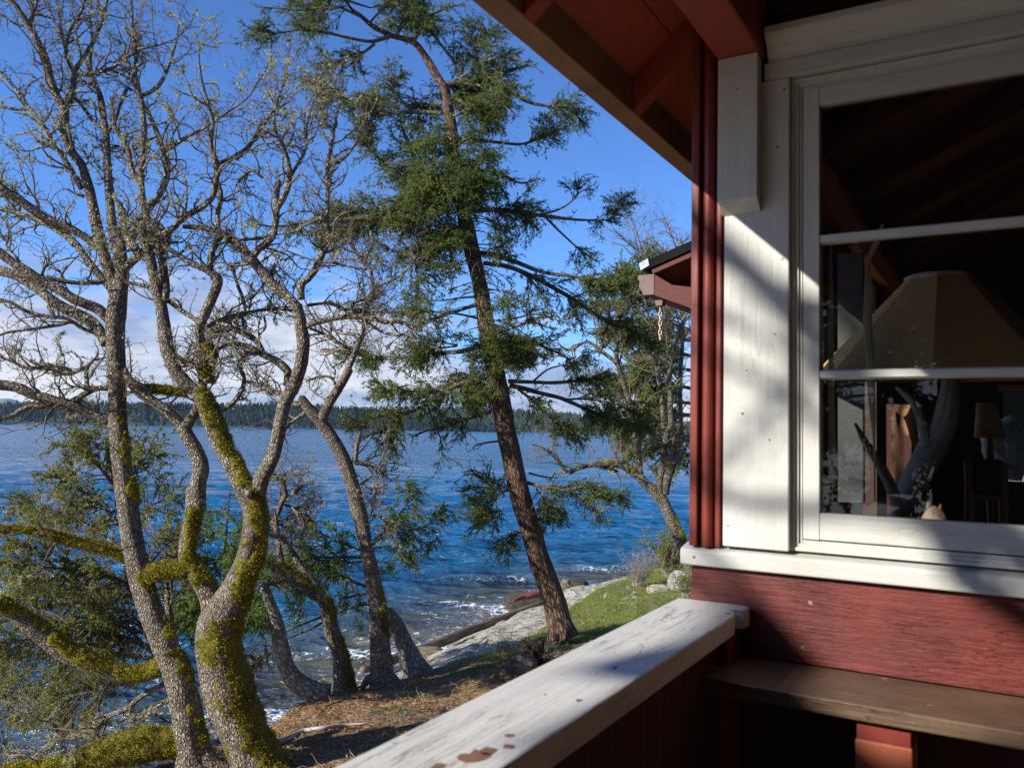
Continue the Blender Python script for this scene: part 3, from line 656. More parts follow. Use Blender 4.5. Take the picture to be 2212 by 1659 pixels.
def boulder(name, c, size, mat, label, seed=0, cat='rock', rough=.45):
    bm_n = 26; th = np.linspace(0, 2*np.pi, bm_n, endpoint=False); ph = np.linspace(.02, np.pi-.02, 14)
    d = np.stack([np.outer(np.sin(ph), np.cos(th)), np.outer(np.sin(ph), np.sin(th)), np.outer(np.cos(ph), np.ones(bm_n))], -1)
    d2 = np.sign(d)*np.abs(d)**.75; r = 1+(fbm(d*1.4+seed, 4, .6)-.5)*rough*2
    V = np.asarray(c)+d2*r[..., None]*np.asarray(size)*.5; i = np.arange(14*bm_n).reshape(14, bm_n); j = np.roll(i, -1, 1)
    me = mesh(name, V.reshape(-1, 3), np.stack([i[:-1], i[1:], j[1:], j[:-1]], -1).reshape(-1, 4), mat)
    return solo(name, me, label, cat)
slab('rock_slab', [(868, 1478, -3.75), (905, 1440, -3.95), (985, 1405, -4.25), (1062, 1362, -4.45), (1135, 1325, -4.5), (1190, 1312, -4.2), (1195, 1345, -3.75), (1160, 1385, -3.5), (1075, 1412, -3.46), (1000, 1440, -3.46), (930, 1462, -3.5)], M_slab,
     'long pale sandstone slab sloping to the water left of the fir trunk', .14, .8, 1)
slab('rock_slab', [(1185, 1318, -4.0), (1215, 1278, -4.3), (1268, 1268, -4.2), (1298, 1266, -3.95), (1301, 1292, -3.6), (1282, 1310, -3.5), (1225, 1322, -3.5)], M_slab,
     'pale broken sandstone slab just right of the fir trunk at the water', .06, .8, 2)
slab('rock_slab', [(1278, 1270, -3.95), (1305, 1258, -4.0), (1350, 1250, -3.85), (1398, 1250, -3.7), (1420, 1262, -3.45), (1370, 1280, -3.4), (1318, 1298, -3.45), (1300, 1292, -3.5)], M_slab2,
     'mossy yellowish sandstone slab behind the dry twig bush', .08, .8, 3)
slab('rock_slab', [(1278, 1318, -3.42), (1320, 1300, -3.38), (1372, 1288, -3.32), (1372, 1304, -3.3), (1335, 1322, -3.35)], M_slab2,
     'low flat tan rock slab set in the green grass', .04, .4, 4)
boulder('boulder', onz(1135, 1306, -4.85), (1.05, .8, .6), M_drock, 'dark pitted wet rock in the water beside the fir trunk', 2)
boulder('boulder', onz(1248, 1268, -4.9), (.7, .5, .45), M_drock, 'small dark rock at the water behind the pale slab', 5)
boulder('boulder', onz(1222, 1272, -4.85), (.4, .35, .55), M_boul, 'small orange tan rock beside the fir trunk at the waterline', 8)
boulder('boulder', onz(925, 1421, -4.55), (.75, .65, .42), M_boul, 'smooth tan boulder between the drift log and the long slab', 3, rough=.15)
boulder('boulder', gpx(1470, 1272)+np.array([0, 0, .10]), (.55, .5, .55), rock_mat('white_rock', (.5, .5, .47), (.62, .6, .56), sc=2), 'squarish pale grey boulder beside the oak at the house corner', 6, rough=.15)
boulder('boulder', gpx(840, 1484)+np.array([0, 0, .04]), (.28, .25, .24), M_boul, 'small brown rock at the foot of the straight lichened oak', 9, rough=.3)
boulder('boulder', gpx(1424, 1275)+np.array([0, 0, .0]), (.5, .4, .22), M_slab, 'low pale rock sunk in grass before the yellow green shrub', 10, rough=.2)
boulder('boulder', gpx(1128, 1448)+np.array([0, 0, .05]), (.42, .32, .30), rock_mat('pink_rock', (.22, .16, .15), (.32, .26, .24), sc=3), 'pinkish grey rock beside the dark root stump', 12, rough=.3)

def wood_mat(name, c1, c2, c3, sc=1.0, spec=.2):
    m, t, b = new_mat(name); uv = t.new('ShaderNodeUVMap').outputs[0]
    n = t.noise(t.maps(uv, scale=(60*sc, 5*sc, 1)), 1.0, 6, .65, .6); n2 = t.noise(t.maps(uv, scale=(8*sc, 2*sc, 1)), 1.0, 4, .6)
    c = t.ramp(t.math('ADD', t.math('MULTIPLY', n, .55), t.math('MULTIPLY', n2, .45)), [(.32, c1), (.5, c2), (.68, c3)])
    setb(t, b, color=c, rough=.8, normal=t.bump(n, .8, .012), spec=spec); return m
M_drift = wood_mat('driftwood', (.055, .035, .022), (.15, .105, .075), (.32, .27, .22)); M_redlog = wood_mat('red_wet_wood', (.04, .012, .008), (.13, .035, .02), (.2, .07, .04), spec=.5)
M_greywood = wood_mat('grey_dead_wood', (.12, .11, .10), (.34, .33, .31), (.58, .57, .55))
def log(name, pts, mat, label, cat, jit=.08, sides=12, fn=None, seed=0):
    """pts: (photo x, photo y, height z or None for ground, width px)"""
    P = []; 
    for x, y, z, w_ in pts:
        q = gpx(x, y)+np.array([0, 0, .02]) if z is None else onz(x, y, z); P.append((*q, w_*.5/F_PX*q[1]))
    P = cr_spline(np.array(P), 7); nse = lambda d, s, p: 1+(fbm(p[:, None]*2.0+d*1.4+seed, 3)-.5)*jit*4
    V, Q, T, U = tube(P[:, :3], P[:, 3], sides, ofs=nse); return solo(name, mesh(name, V, [Q, T], mat, U), label, cat)
log('drift_log', [(782, 1447, -4.83, 14), (815, 1437, -4.83, 20), (880, 1412, -4.8, 22), (950, 1388, -4.75, 20), (1020, 1358, -4.68, 20), (1085, 1335, -4.6, 17), (1160, 1306, -4.45, 12), (1195, 1292, -4.4, 9)], M_drift,
    'long brown driftwood log lying along the water edge of the slab', 'log')
log('drift_log', [(1109, 1298, -4.55, 3), (1130, 1289, -4.5, 12), (1155, 1284, -4.45, 13), (1185, 1281, -4.45, 12), (1205, 1279, -4.45, 9)], M_redlog, 'short reddish wet log lying over the dark pitted rock', 'log')
log('fallen_branch', [(590, 1612, None, 16), (620, 1600, None, 13), (655, 1583, None, 11), (700, 1576, None, 9), (745, 1570, None, 7), (790, 1566, None, 3)], M_greywood, 'pale grey weathered branch lying on the leaf litter', 'branch', .12)
log('fallen_branch', [(700, 1530, None, 3), (728, 1520, None, 4), (750, 1512, None, 4), (795, 1508, None, 3)], M_drift, 'thin brown fallen twig curved on the ground under the oaks', 'branch', .1, 6)
# ================================================================ trees
def bark_mat(name, deep, mid, pale, lichen=(.40, .42, .33), la=.3, su=26, sv=9, bump=1.0, moss=0.0, mossc=(.12, .11, .012)):
    m, t, b = new_mat(name); uv = t.new('ShaderNodeUVMap').outputs[0]; tc = t.new('ShaderNodeTexCoord').outputs['Object']
    wv = t.mix(.035, uv, t.noise(uv, 11, 4, .6, out=1)); 
    pl = t.voro(t.maps(wv, scale=(su, sv, 1)), 1.0, 'DISTANCE_TO_EDGE'); n = t.noise(t.maps(uv, scale=(su*1.4, sv*1.2, 1)), 1.0, 6, .68, .8)
    f = t.noise(tc, 55, 4, .65); big = t.noise(tc, 3.0, 4, .6)
    h = t.math('ADD', t.ramp(pl, [(0, 0), (.28, .8), (.6, 1)]), t.math('MULTIPLY', n, .7))
    c = t.ramp(t.math('MULTIPLY', h, .62), [(.06, deep), (.36, mid), (.85, pale)])
    patch = t.ramp(t.noise(tc, 7.5, 4, .6), [(.44, .15), (.58, 1)])
    c = t.mix(t.math('MULTIPLY', t.math('MULTIPLY', t.ramp(f, [(.46, 0), (.56, 1)]), patch), la), c, lichen)
    c = t.mix(t.math('MULTIPLY', t.ramp(big, [(.5, 0), (.7, 1)]), .35), c, deep)
    if moss:
        nz_ = t.new('ShaderNodeSeparateXYZ', inp={0: t.new('ShaderNodeNewGeometry').outputs['Normal']}).outputs[2]
        mm = t.ramp(t.math('ADD', t.math('MULTIPLY', nz_, .25), t.noise(tc, 4, 5, .65)), [(.60, 0), (.68, 1)]); c = t.mix(t.math('MULTIPLY', mm, moss), c, mossc)
    setb(t, b, color=c, rough=.9, normal=t.bump(t.math('ADD', h, t.math('MULTIPLY', f, .35)), bump, .02), spec=.15); return m
M_oak = bark_mat('oak_bark', (.018, .013, .009), (.13, .09, .060), (.50, .43, .34), la=.6, su=62, sv=24)
M_oakd = bark_mat('dark_oak_bark', (.018, .014, .010), (.085, .065, .047), (.30, .26, .20), la=.35, su=42, sv=16)
M_firb = bark_mat('fir_bark', (.022, .013, .009), (.125, .075, .052), (.30, .20, .14), lichen=(.26, .20, .14), la=.3, su=30, sv=7, bump=1.6)
M_firbr = bark_mat('fir_branch_bark', (.03, .022, .016), (.11, .085, .065), (.26, .22, .18), la=.4, su=50, sv=12)
M_stub = bark_mat('lichened_stub', (.03, .028, .022), (.19, .17, .14), (.44, .42, .36), lichen=(.42, .45, .38), la=.7, su=20, sv=12, moss=.5)
def twig_mat(name, a, b_, c_=None, sc=30, tr=0):
    m, t, b = new_mat(name); tc = t.new('ShaderNodeTexCoord').outputs['Object']
    n = t.math('ADD', t.math('MULTIPLY', t.noise(tc, sc, 3, .6), .5), t.math('MULTIPLY', t.noise(tc, 1.7, 3, .6), .5))
    st = [(.36, a), (.60, b_)]; 
    if c_: st.append((.72, c_))
    setb(t, b, color=t.ramp(n, st), rough=.8, spec=.2)
    if tr:
        tl = t.new('ShaderNodeBsdfTranslucent'); t.put(tl.inputs[0], t.ramp(n, [(p, tuple(q*1.3 for q in c)) for p, c in st])); mx = t.new('ShaderNodeMixShader', inp={0: tr})
        t.l.new(b.outputs[0], mx.inputs[1]); t.l.new(tl.outputs[0], mx.inputs[2]); t.l.new(mx.outputs[0], t.n['Material Output'].inputs[0])
    return m
M_twig = twig_mat('oak_twigs', (.070, .053, .032), (.21, .165, .10), (.34, .32, .20)); M_bud = twig_mat('oak_buds', (.12, .07, .04), (.26, .17, .10))
M_lich = twig_mat('lichen', (.26, .28, .13), (.50, .52, .30), sc=60, tr=.25); M_moss = twig_mat('moss', (.10, .085, .010), (.34, .30, .024), (.58, .50, .06), sc=9, tr=.15)
M_mossb = twig_mat('moss_mat', (.045, .040, .007), (.17, .15, .015), (.20, .13, .02), sc=14)
M_need = twig_mat('fir_needles', (.055, .085, .020), (.16, .20, .045), (.29, .29, .07), sc=6, tr=.25)
M_need2 = twig_mat('sapling_needles', (.08, .14, .03), (.19, .28, .06), (.30, .36, .09), sc=6, tr=.3)
M_jun = twig_mat('juniper_sprays', (.11, .125, .03), (.27, .27, .06), (.40, .35, .09), sc=7, tr=.25); M_dtw = twig_mat('dead_twigs', (.15, .125, .10), (.34, .30, .25))

def sample_par(limbs, n, rmin=0, rmax=9, wpow=0.0, tmin=0.0, r_=None):
    """random positions along polylines weighted by length; returns point, tangent, radius, fraction along"""
    r_ = r_ or rng
    A, B, RA, TT = [], [], [], []
    for P, r in limbs:
        A.append(P[:-1]); B.append(P[1:]); RA.append(.5*(r[:-1]+r[1:])); TT.append((np.arange(len(P)-1)+.5)/(len(P)-1))
    A, B, RA, TT = map(np.concatenate, (A, B, RA, TT)); L = np.linalg.norm(B-A, axis=1)
    wt = L*((RA >= rmin) & (RA <= rmax) & (TT >= tmin))*(.2+TT)**wpow
    if wt.sum() <= 0: return [np.zeros((0, 3))]*2+[np.zeros(0)]*2
    k = r_.choice(len(A), n, p=wt/wt.sum()); f = r_.random((n, 1))
    return A[k]*(1-f)+B[k]*f, unit(B[k]-A[k]), RA[k], TT[k]
def grow(S0, T, R0, Ls, K=5, ang=(.6, 1.2), up=0.0, kink=.25, rf=.6, rmax=.05, rtip=.0012, droop=0.0, flat=0.0, bias=None):
    """vectorised: one child per start; returns P (N,K,3), r (N,K)"""
    N = len(S0); rv = rng.normal(size=(N, 3)); 
    if flat: rv[:, 2] *= (1-flat)
    if bias is not None: rv += np.asarray(bias)
    pr = unit(rv-T*np.sum(rv*T, 1, keepdims=True)); a = rng.uniform(*ang, N)[:, None]
    d = unit(T*np.cos(a)+pr*np.sin(a)+np.array([0, 0, up])); P = np.empty((N, K, 3)); P[:, 0] = S0; st = (Ls/(K-1))[:, None]
    for k in range(1, K):
        P[:, k] = P[:, k-1]+d*st; d = unit(d+rng.normal(size=(N, 3))*kink+np.array([0, 0, up*.3-droop]))
    rb = np.minimum(R0*rf, rmax); q = np.linspace(0, 1, K)[None]
    return P, rb[:, None]*(1-q)+np.minimum(rtip, rb)[:, None]*q
def as_limbs(P, r): return [(P[i], r[i]) for i in range(len(P))]
def smooth_batch(P, r, K2):
    N, K, _ = P.shape; t0 = np.linspace(0, K-1, K2); i = np.minimum(t0.astype(int), K-2); f = (t0-i)[None, :, None]
    g = lambda a: P[:, np.clip(a, 0, K-1)]
    a, b, c, d = g(i-1), g(i), g(i+1), g(i+2)
    Q = .5*((2*b)+(-a+c)*f+(2*a-5*b+4*c-d)*f*f+(-a+3*b-3*c+d)*f**3); rr = r[:, i]*(1-f[..., 0])+r[:, i+1]*f[..., 0]; return Q, rr
def tufts(P, n_each, ln, wd, spread=1.0, dirs=None, dspread=.8):
    """random slim triangles round the points P -> V, T"""
    N = len(P)*n_each; c = np.repeat(P, n_each, 0)+rng.normal(size=(N, 3))*spread
    d = unit(rng.normal(size=(N, 3))*dspread+(0 if dirs is None else np.repeat(dirs, n_each, 0))); s = unit(np.cross(d, rng.normal(size=(N, 3))))
    L = ln*rng.uniform(.6, 1.3, (N, 1)); w_ = wd*rng.uniform(.6, 1.3, (N, 1))
    V = np.stack([c-s*w_, c+s*w_, c+d*L], 1).reshape(-1, 3); return V, np.arange(N*3).reshape(-1, 3)
def needles(P, r, per_m, ln, wd, fwd=.55, t0=.0):
    """needles set round twigs P (N,K,3)"""
    N, K, _ = P.shape; seg = np.linalg.norm(np.diff(P, axis=1), axis=2); L = seg.sum(1); n = np.maximum(3, (L*per_m).astype(int)); k = np.repeat(np.arange(N), n); M = len(k)
    t = t0+(1-t0)*rng.random(M); f = t*(K-1); i = np.minimum(f.astype(int), K-2); f = (f-i)[:, None]
    A, B = P[k, i], P[k, i+1]; c = A*(1-f)+B*f; T = unit(B-A); rv = rng.normal(size=(M, 3)); rv[:, 2] += .25; pr = unit(rv-T*np.sum(rv*T, 1, keepdims=True))
    d = unit(pr+T*fwd); s = unit(np.cross(d, rng.normal(size=(M, 3)))); l = (ln*rng.uniform(.7, 1.2, M)*(1-.35*t))[:, None]; w_ = wd*rng.uniform(.7, 1.2, (M, 1))
    V = np.stack([c-s*w_, c+s*w_, c+d*l+s*w_*.3], 1).reshape(-1, 3); return V, np.arange(M*3).reshape(-1, 3)

class Tree:
    def __init__(s, depth, seed=0):
        s.d = depth; s.px = []; s.limbs = []; s.r = np.random.default_rng(seed); s.mossy = []
    def add(s, z, pts, drift=None, moss=0, join=True, d0=None, free=False):
        p = np.array([(q[0], q[1], q[2] if len(q) > 2 else 14) for q in px(z, pts)], float)
        if s.px and join:
            allp = np.vstack([q for q in s.px]); e = [np.min(np.hypot(allp[:, 0]-p[i, 0], allp[:, 1]-p[i, 1])) for i in (0, -1)]
            if p[-1, 2] > p[0, 2]*1.25 or (e[1] < e[0] and p[0, 2] < p[-1, 2]*1.25): p = p[::-1]
            j = np.argmin(np.hypot(allp[:, 0]-p[0, 0], allp[:, 1]-p[0, 1])); dep = allp[j, 3]
        else: dep = s.d
        if d0 is not None: dep = d0
        c = cr_spline(p, 8) if len(p) > 2 else cr_spline(p, 8)
        ln = np.concatenate([[0], np.cumsum(np.hypot(*np.diff(c[:, :2], axis=0).T))]); Lm = ln[-1]/F_PX*dep
        if drift is None: drift = s.r.choice([-1, 1])*s.r.uniform(.12, .42)*(1 if s.px else .25)
        t = ln/ln[-1]; dp = dep+drift*Lm*t+np.sin(t*s.r.uniform(2, 5)+s.r.random()*6)*.03*Lm*t
        W = np.array([at(x, y, d) for x, y, d in zip(c[:, 0], c[:, 1], dp)]); rad = np.maximum(c[:, 2], .5)*.5/F_PX*dp
        s.px.append(np.column_stack([c, dp])); s.limbs.append((W, rad))
        if moss: s.mossy.append((W, rad, moss))
        return s
    def wood(s, name, mat, sides=14, jit=.10, limbs=None, fine=.012):
        ac = Acc()
        for i, (P, r) in enumerate(limbs or s.limbs):
            step = max(fine, r.mean()*.35); c = cr_spline(np.column_stack([P, r])[::2] if len(P) > 30 else np.column_stack([P, r]), step=step)
            sd = int(np.clip(sides*(r.max()/.08)**.5, 6, 44)); rm = max(r.mean(), .01)
            def of(d, s_, p, rm=rm, i=i):
                a = 1+(fbm(p[:, None]*(.22/rm)+d*1.1+i*3, 3)-.5)*jit*3.2
                return a+(fbm(p[:, None]*(.9/rm)+d*4.5+i, 2)-.5)*jit*.9
            ac.tube(c[:, :3], c[:, 3], sd, ofs=of)
        return ac.mesh(name, mat)
    def moss_mesh(s, right=.35):
        """a lumpy moss shell over the upper/right side of the mossy limbs, and tufts on it"""
        ac = Acc(); tf = Acc(); mv = unit(np.array([right, -.25, 1.0]))
        for i, (P, r, m) in enumerate(s.mossy):
            if isinstance(m, tuple) and len(m) > 2: P = P[:int(len(P)*m[2])]; r = r[:len(P)]
            c = cr_spline(np.column_stack([P, r])[::2], step=.02); sd = 40
            V, Q, T, U = tube(c[:, :3], c[:, 3], sd, cap=False); k = sd+1; n = len(c)
            ctr = np.repeat(c[:, :3], k, 0); nr_ = unit(V-ctr); mvv = unit(np.array([m[1], -.35, 1.0])) if isinstance(m, tuple) else mv; a_ = m[0] if isinstance(m, tuple) else m
            Tn = unit(np.gradient(c[:, :3], axis=0)); Tn = np.repeat(Tn, k, 0); mo = mvv[None]-Tn*np.sum(mvv*Tn, 1, keepdims=True)*.85
            msk = (nr_*unit(mo)).sum(1)*.55+(fbm(V*5+i, 4, .6)-.5)*1.9+a_
            th = np.clip(msk*.10, -.02, .022)*(.35+1.3*fbm(V*26, 3))*np.clip(np.repeat(c[:, 3], k)/.05, .5, 1)
            V2 = V+nr_*(th-.004)[:, None]; V2 = V2.reshape(n, k, 3); V2[:, -1] = V2[:, 0]; V2 = V2.reshape(-1, 3)
            keep = (msk[Q] > -.05).any(1); ac.add(V2, Q[keep], None, U)
            ok = np.where(msk > .05)[0]
            if len(ok):
                cnt = min(len(ok)*5, 60000); pick = rng.choice(ok, cnt)
                A, B = tufts(V2[pick]+rng.normal(size=(cnt, 3))*.008, 1, .019, .0040, .0, nr_[pick], .9); tf.add(A, None, B)
        return ac.mesh('moss', M_mossb), tf.mesh('moss_tufts', M_moss, smooth=False)
def oak_crown(tr, n1, n2, n3, rng1=(.2, .72), rlim=.045, up=.12, r1=.011, lichen=0, buds=True, l3=(.04, .11), extra=None):
    src = extra or tr.limbs
    S0, T, R0, t = sample_par(src, n1, .0, rlim, .4, .08)
    P1, a1 = grow(S0, T, np.maximum(R0, .006), rng.uniform(*rng1, n1)*(1.15-.4*t), 7, (.55, 1.25), up, .36, .55, r1, .0022)
    S0, T, R0, t = sample_par(as_limbs(P1, a1)+[l for l in src if l[1].mean() < .02], n2, 0, .03, .3)
    P2, a2 = grow(S0, T, R0, rng.uniform(.10, .32, n2), 6, (.6, 1.2), up, .42, .7, .006, .0018)
    S0, T, R0, t = sample_par(as_limbs(P2, a2)+as_limbs(P1, a1), n3, 0, .03, 1.0)
    P3, a3 = grow(S0, T, R0, rng.uniform(*l3, n3), 4, (.6, 1.25), up*1.2, .45, .8, .0034, .0016)
    ac = Acc(); Q, q = smooth_batch(P1, a1, 12); twig_batch(ac, Q, q, 5); twig_batch(ac, P2, a2, 4); twig_batch(ac, P3, a3, 3)
    me = ac.mesh('branches', M_twig)
    tips = np.vstack([P3[:, -1], P2[:, -1]]); td = unit(np.vstack([P3[:, -1]-P3[:, -2], P2[:, -1]-P2[:, -2]])); V, T3 = tufts(tips, 4, .014, .0038, .003, td, .7)
    bm_ = mesh('buds', V, T3, M_bud, smooth=False); lm = None
    if lichen:
        Sx, T, R0, t = sample_par([l for l in src if l[1].min() < .06]+as_limbs(P1, a1)+as_limbs(P2, a2), lichen*3, 0, .06)
        big = fbm(Sx*1.6+4, 3) > .50; Sx = Sx[big][:lichen]; R0 = R0[big][:lichen]; sz = .007+.026*rng.random(len(Sx))**3
        k = (18+900*sz).astype(int); cc = np.repeat(Sx+unit(rng.normal(size=Sx.shape))*R0[:, None], k, 0); ss = np.repeat(sz, k)[:, None]
        A, B = tufts(cc+rng.normal(size=cc.shape)*ss*.5, 1, .011, .006, 0, None, 1); lm = mesh('lichen', A, B, M_lich, smooth=False)
    return me, bm_, lm
def place_tree(name, tr, label, cat, group, trunk_mat=M_oak, crown=None, moss=True, sides=14, jit=.10):
    base = tr.limbs[0][0][0].copy(); th_ = thing(name, base, label, cat, group)
    part('trunk', tr.wood('trunk', trunk_mat, sides, jit), th_)
    if crown:
        for me in crown:
            if me: part(me.name.split('.')[0], me, th_)
    if moss and tr.mossy:
        a, b_ = tr.moss_mesh(); pm = part('moss', a, th_); part('moss_tufts', b_, pm)
    return th_

GO = 'bare oaks on the bank'
# ---- oak A: straight grey trunk
A = Tree(7.6, 1)
A.add('R1', [(1230, 1700, 260), (1195, 1600, 215), (1165, 1450, 180), (1135, 1250, 170), (1090, 1100, 168), (1010, 900, 155), (930, 700, 138), (868, 500, 132), (820, 300, 126), (792, 100, 125), (778, 0, 122), (765, -100, 118), (745, -250, 112), (730, -420, 110), (720, -560, 109), (722, -680, 108), (716, -760, 106)], drift=.02)
A.add('R2', [(708, 905, 110), (700, 750, 108), (692, 600, 108), (697, 480, 110), (712, 360, 100), (735, 230, 82), (725, 100, 76), (718, -20, 74)], drift=.02)
A.add('R2', [(710, 400, 80), (680, 270, 70), (635, 140, 66), (600, 0, 62), (560, -120, 58)], drift=.1)
A.add('R3', [(665, 1659, 78), (635, 1450, 70), (590, 1250, 62), (540, 1100, 60), (472, 1000, 58), (432, 850, 62), (425, 720, 62)], drift=.1)
A.add('R3', [(425, 720, 58), (372, 630, 50), (330, 500, 50), (300, 380, 45), (240, 260, 42), (190, 170, 38), (120, 60, 34), (40, -40, 28)], drift=-.2)
A.add('R3', [(190, 170, 26), (230, 70, 20), (248, -20, 15)]); A.add('R3', [(190, 175, 26), (100, 160, 18), (0, 95, 14), (-80, 40, 10)])
A.add('R3', [(430, 720, 50), (475, 640, 46), (495, 520, 42), (500, 470, 34), (560, 380, 28), (640, 240, 25), (690, 110, 22), (718, -20, 18)], drift=.15)
A.add('R3', [(505, 505, 32), (620, 490, 28), (740, 455, 26), (860, 375, 24), (905, 330, 22), (885, 230, 18), (880, 100, 15), (870, -20, 12)], drift=-.3)
A.add('R3', [(905, 330, 18), (1000, 315, 16), (1100, 290, 13), (1180, 250, 10), (1260, 170, 7), (1310, 60, 5)])
A.add('R3', [(485, 480, 32), (440, 350, 26), (470, 200, 22), (540, 80, 18), (570, -20, 14)])
A.add('R3', [(440, 340, 18), (380, 200, 14), (330, 60, 12), (300, -40, 9)])
A.add('R3', [(545, 1260, 40), (440, 1080, 34), (380, 1000, 32), (300, 960, 25), (245, 938, 22)])
A.add('R3', [(380, 1000, 28), (320, 890, 28), (270, 810, 27), (200, 735, 27), (90, 728, 22), (0, 708, 20), (-90, 690, 18)])
A.add('R3', [(200, 735, 26), (140, 640, 26), (60, 540, 22), (0, 480, 20), (-80, 400, 16)])
A.add('R3', [(560, 1310, 26), (500, 1290, 16), (450, 1260, 12)])
A.add('R2', [(722, 120, 74), (700, -40, 66)]); A.add('R3', [(770, 1659, 74), (742, 1450, 60), (726, 1250, 54), (712, 1050, 50), (706, 900, 46), (690, 780, 40), (668, 640, 34), (612, 520, 34), (600, 400, 26), (615, 280, 20), (600, 120, 14), (610, -20, 10)], drift=.2)
A.add('R3', [(706, 900, 26), (770, 800, 22), (800, 700, 20), (850, 590, 18)]); A.add('R3', [(690, 850, 28), (640, 830, 26), (570, 740, 25), (500, 660, 24), (440, 640, 18)])
A.add('R2', [(735, 215, 60), (800, 150, 52), (900, 70, 50), (1010, 5, 44)], drift=-.3)
A.add('R3', [(1000, 1625, 48), (1150, 1520, 45), (1220, 1450, 45), (1330, 1390, 40), (1410, 1320, 38), (1440, 1200, 38), (1440, 1100, 38), (1402, 950, 34), (1420, 830, 28), (1390, 700, 20), (1350, 560, 16), (1330, 440, 12), (1320, 300, 8)], drift=-.15)
A.add('R3', [(1440, 1095, 30), (1550, 1050, 28), (1650, 980, 24), (1740, 860, 22), (1830, 720, 16), (1900, 640, 12)]); A.add('R3', [(1420, 820, 20), (1500, 760, 15), (1640, 660, 12), (1750, 500, 10), (1830, 330, 7)])
A.add('R3', [(880, 1590, 50), (930, 1480, 48), (980, 1400, 45), (1060, 1300, 42), (1110, 1180, 42), (1102, 1050, 38), (1060, 920, 32), (1000, 780, 30), (930, 650, 30), (910, 560, 30), (900, 440, 24), (930, 330, 16)], drift=.2)
A.add('R3', [(1110, 1005, 30), (1170, 960, 28), (1250, 910, 25), (1350, 860, 20), (1460, 790, 14), (1560, 720, 9)]); A.add('R3', [(935, 645, 28), (1040, 590, 28), (1100, 500, 24), (1130, 420, 18), (1170, 300, 12), (1190, 160, 8)])
A.add('R3', [(910, 560, 20), (830, 510, 18), (740, 470, 12)]); A.add('R3', [(1060, 905, 22), (1000, 930, 16), (880, 1000, 20), (770, 970, 14)])
# left limbs of A
A.add('R2', [(655, 500, 62), (590, 440, 64), (455, 385, 58), (350, 320, 58), (250, 270, 58), (140, 200, 58), (50, 140, 56), (-20, 90, 54)], drift=-.2)
A.add('R3', [(655, 1650, 56), (560, 1575, 52), (440, 1510, 56), (330, 1470, 60), (220, 1400, 60), (130, 1335, 60), (60, 1290, 56), (0, 1240, 50), (-90, 1170, 44)], drift=-.2); A.add('R2', [(660, 310, 48), (530, 150, 44), (455, 45, 42)], drift=.1); A.add('R3', [(500, 1630, 48), (430, 1560, 54), (330, 1500, 46), (180, 1440, 36), (0, 1390, 34), (-80, 1370, 28)])
A.add('R2', [(640, 650, 62), (590, 560, 68), (520, 500, 68), (420, 450, 64), (330, 400, 62), (230, 320, 58), (100, 240, 58), (-20, 205, 56)], drift=.25)
A.add('R2', [(640, 275, 30), (500, 285, 26), (380, 272, 28), (280, 248, 26)]); A.add('R2', [(650, 920, 34), (580, 922, 34), (500, 960, 38), (430, 1002, 40)], drift=-.2)
A.add('R2', [(650, 1115, 62), (550, 1072, 50), (440, 1022, 54), (300, 982, 54), (200, 958, 58), (100, 912, 62), (-20, 895, 64)], drift=-.25)
A.add('R2', [(430, 1002, 40), (300, 1022, 32), (150, 1040, 34), (80, 1080, 28), (-20, 1105, 24)]); A.add('R2', [(530, 925, 28), (520, 850, 28), (528, 790, 26), (575, 735, 14), (590, 700, 8)])
A.add('R2', [(522, 790, 28), (400, 832, 24), (300, 800, 22), (160, 795, 22), (80, 760, 18), (-20, 720, 14)]); A.add('R2', [(600, 590, 24), (500, 560, 24), (400, 500, 22), (200, 470, 24), (60, 400, 20), (-20, 380, 14)])
A.add('R2', [(420, 520, 20), (340, 540, 20), (200, 560, 18), (60, 580, 16), (-20, 605, 12)]); A.add('R2', [(150, 210, 18), (100, 130, 16), (40, 60, 14), (60, 0, 10)]); A.add('R2', [(240, 260, 22), (270, 190, 16), (300, 150, 12)])
A.add('R1', [(755, 370, 60), (600, 312, 64), (450, 275, 60), (300, 232, 52), (150, 200, 44), (-20, 195, 36)], moss=(.12, .1), drift=-.15)
A.add('R1', [(985, 1050, 92), (830, 1092, 84), (700, 1072, 94), (550, 1010, 100), (400, 945, 108), (250, 830, 108), (100, 715, 92), (-20, 640, 80)], moss=(-.1, .2), drift=-.2)
A.add('R1', [(1010, 1140, 34), (880, 1210, 30), (780, 1290, 30), (650, 1350, 34), (560, 1430, 35), (450, 1462, 38), (330, 1500, 26), (200, 1590, 18), (60, 1650, 12)], drift=.3)
A.add('R1', [(400, 1470, 30), (340, 1410, 30), (305, 1350, 26)]); A.add('R1', [(1040, 1240, 28), (980, 1270, 24), (900, 1325, 22), (800, 1372, 18)], drift=.3)
A.add('R1', [(1180, 1500, 130), (1000, 1480, 105), (850, 1478, 112), (650, 1545, 100), (450, 1622, 74), (300, 1648, 52), (100, 1656, 40), (-40, 1700, 30)], moss=(.85, .0), drift=-.10)
A.add('R1', [(1210, 1560, 120), (1080, 1530, 96), (950, 1545, 92), (800, 1580, 88), (600, 1642, 66), (420, 1680, 50)], moss=(.9, .0), drift=-.25)
A.add('R1', [(1260, 1600, 150), (1330, 1660, 120), (1450, 1730, 90)], drift=-.2); A.mossy.append((A.limbs[0][0][14:], A.limbs[0][1][14:], (-.62, .9)))
A.mossy.append((A.limbs[0][0][:40], A.limbs[0][1][:40], (-.52, 1.1)))
place_tree('oak_tree', A, 'straight grey barked leafless oak with mossy low limbs and roots, leftmost trunk on the bank', 'oak tree', GO,
           crown=oak_crown(A, 360, 1200, 2900, lichen=1900), sides=16)
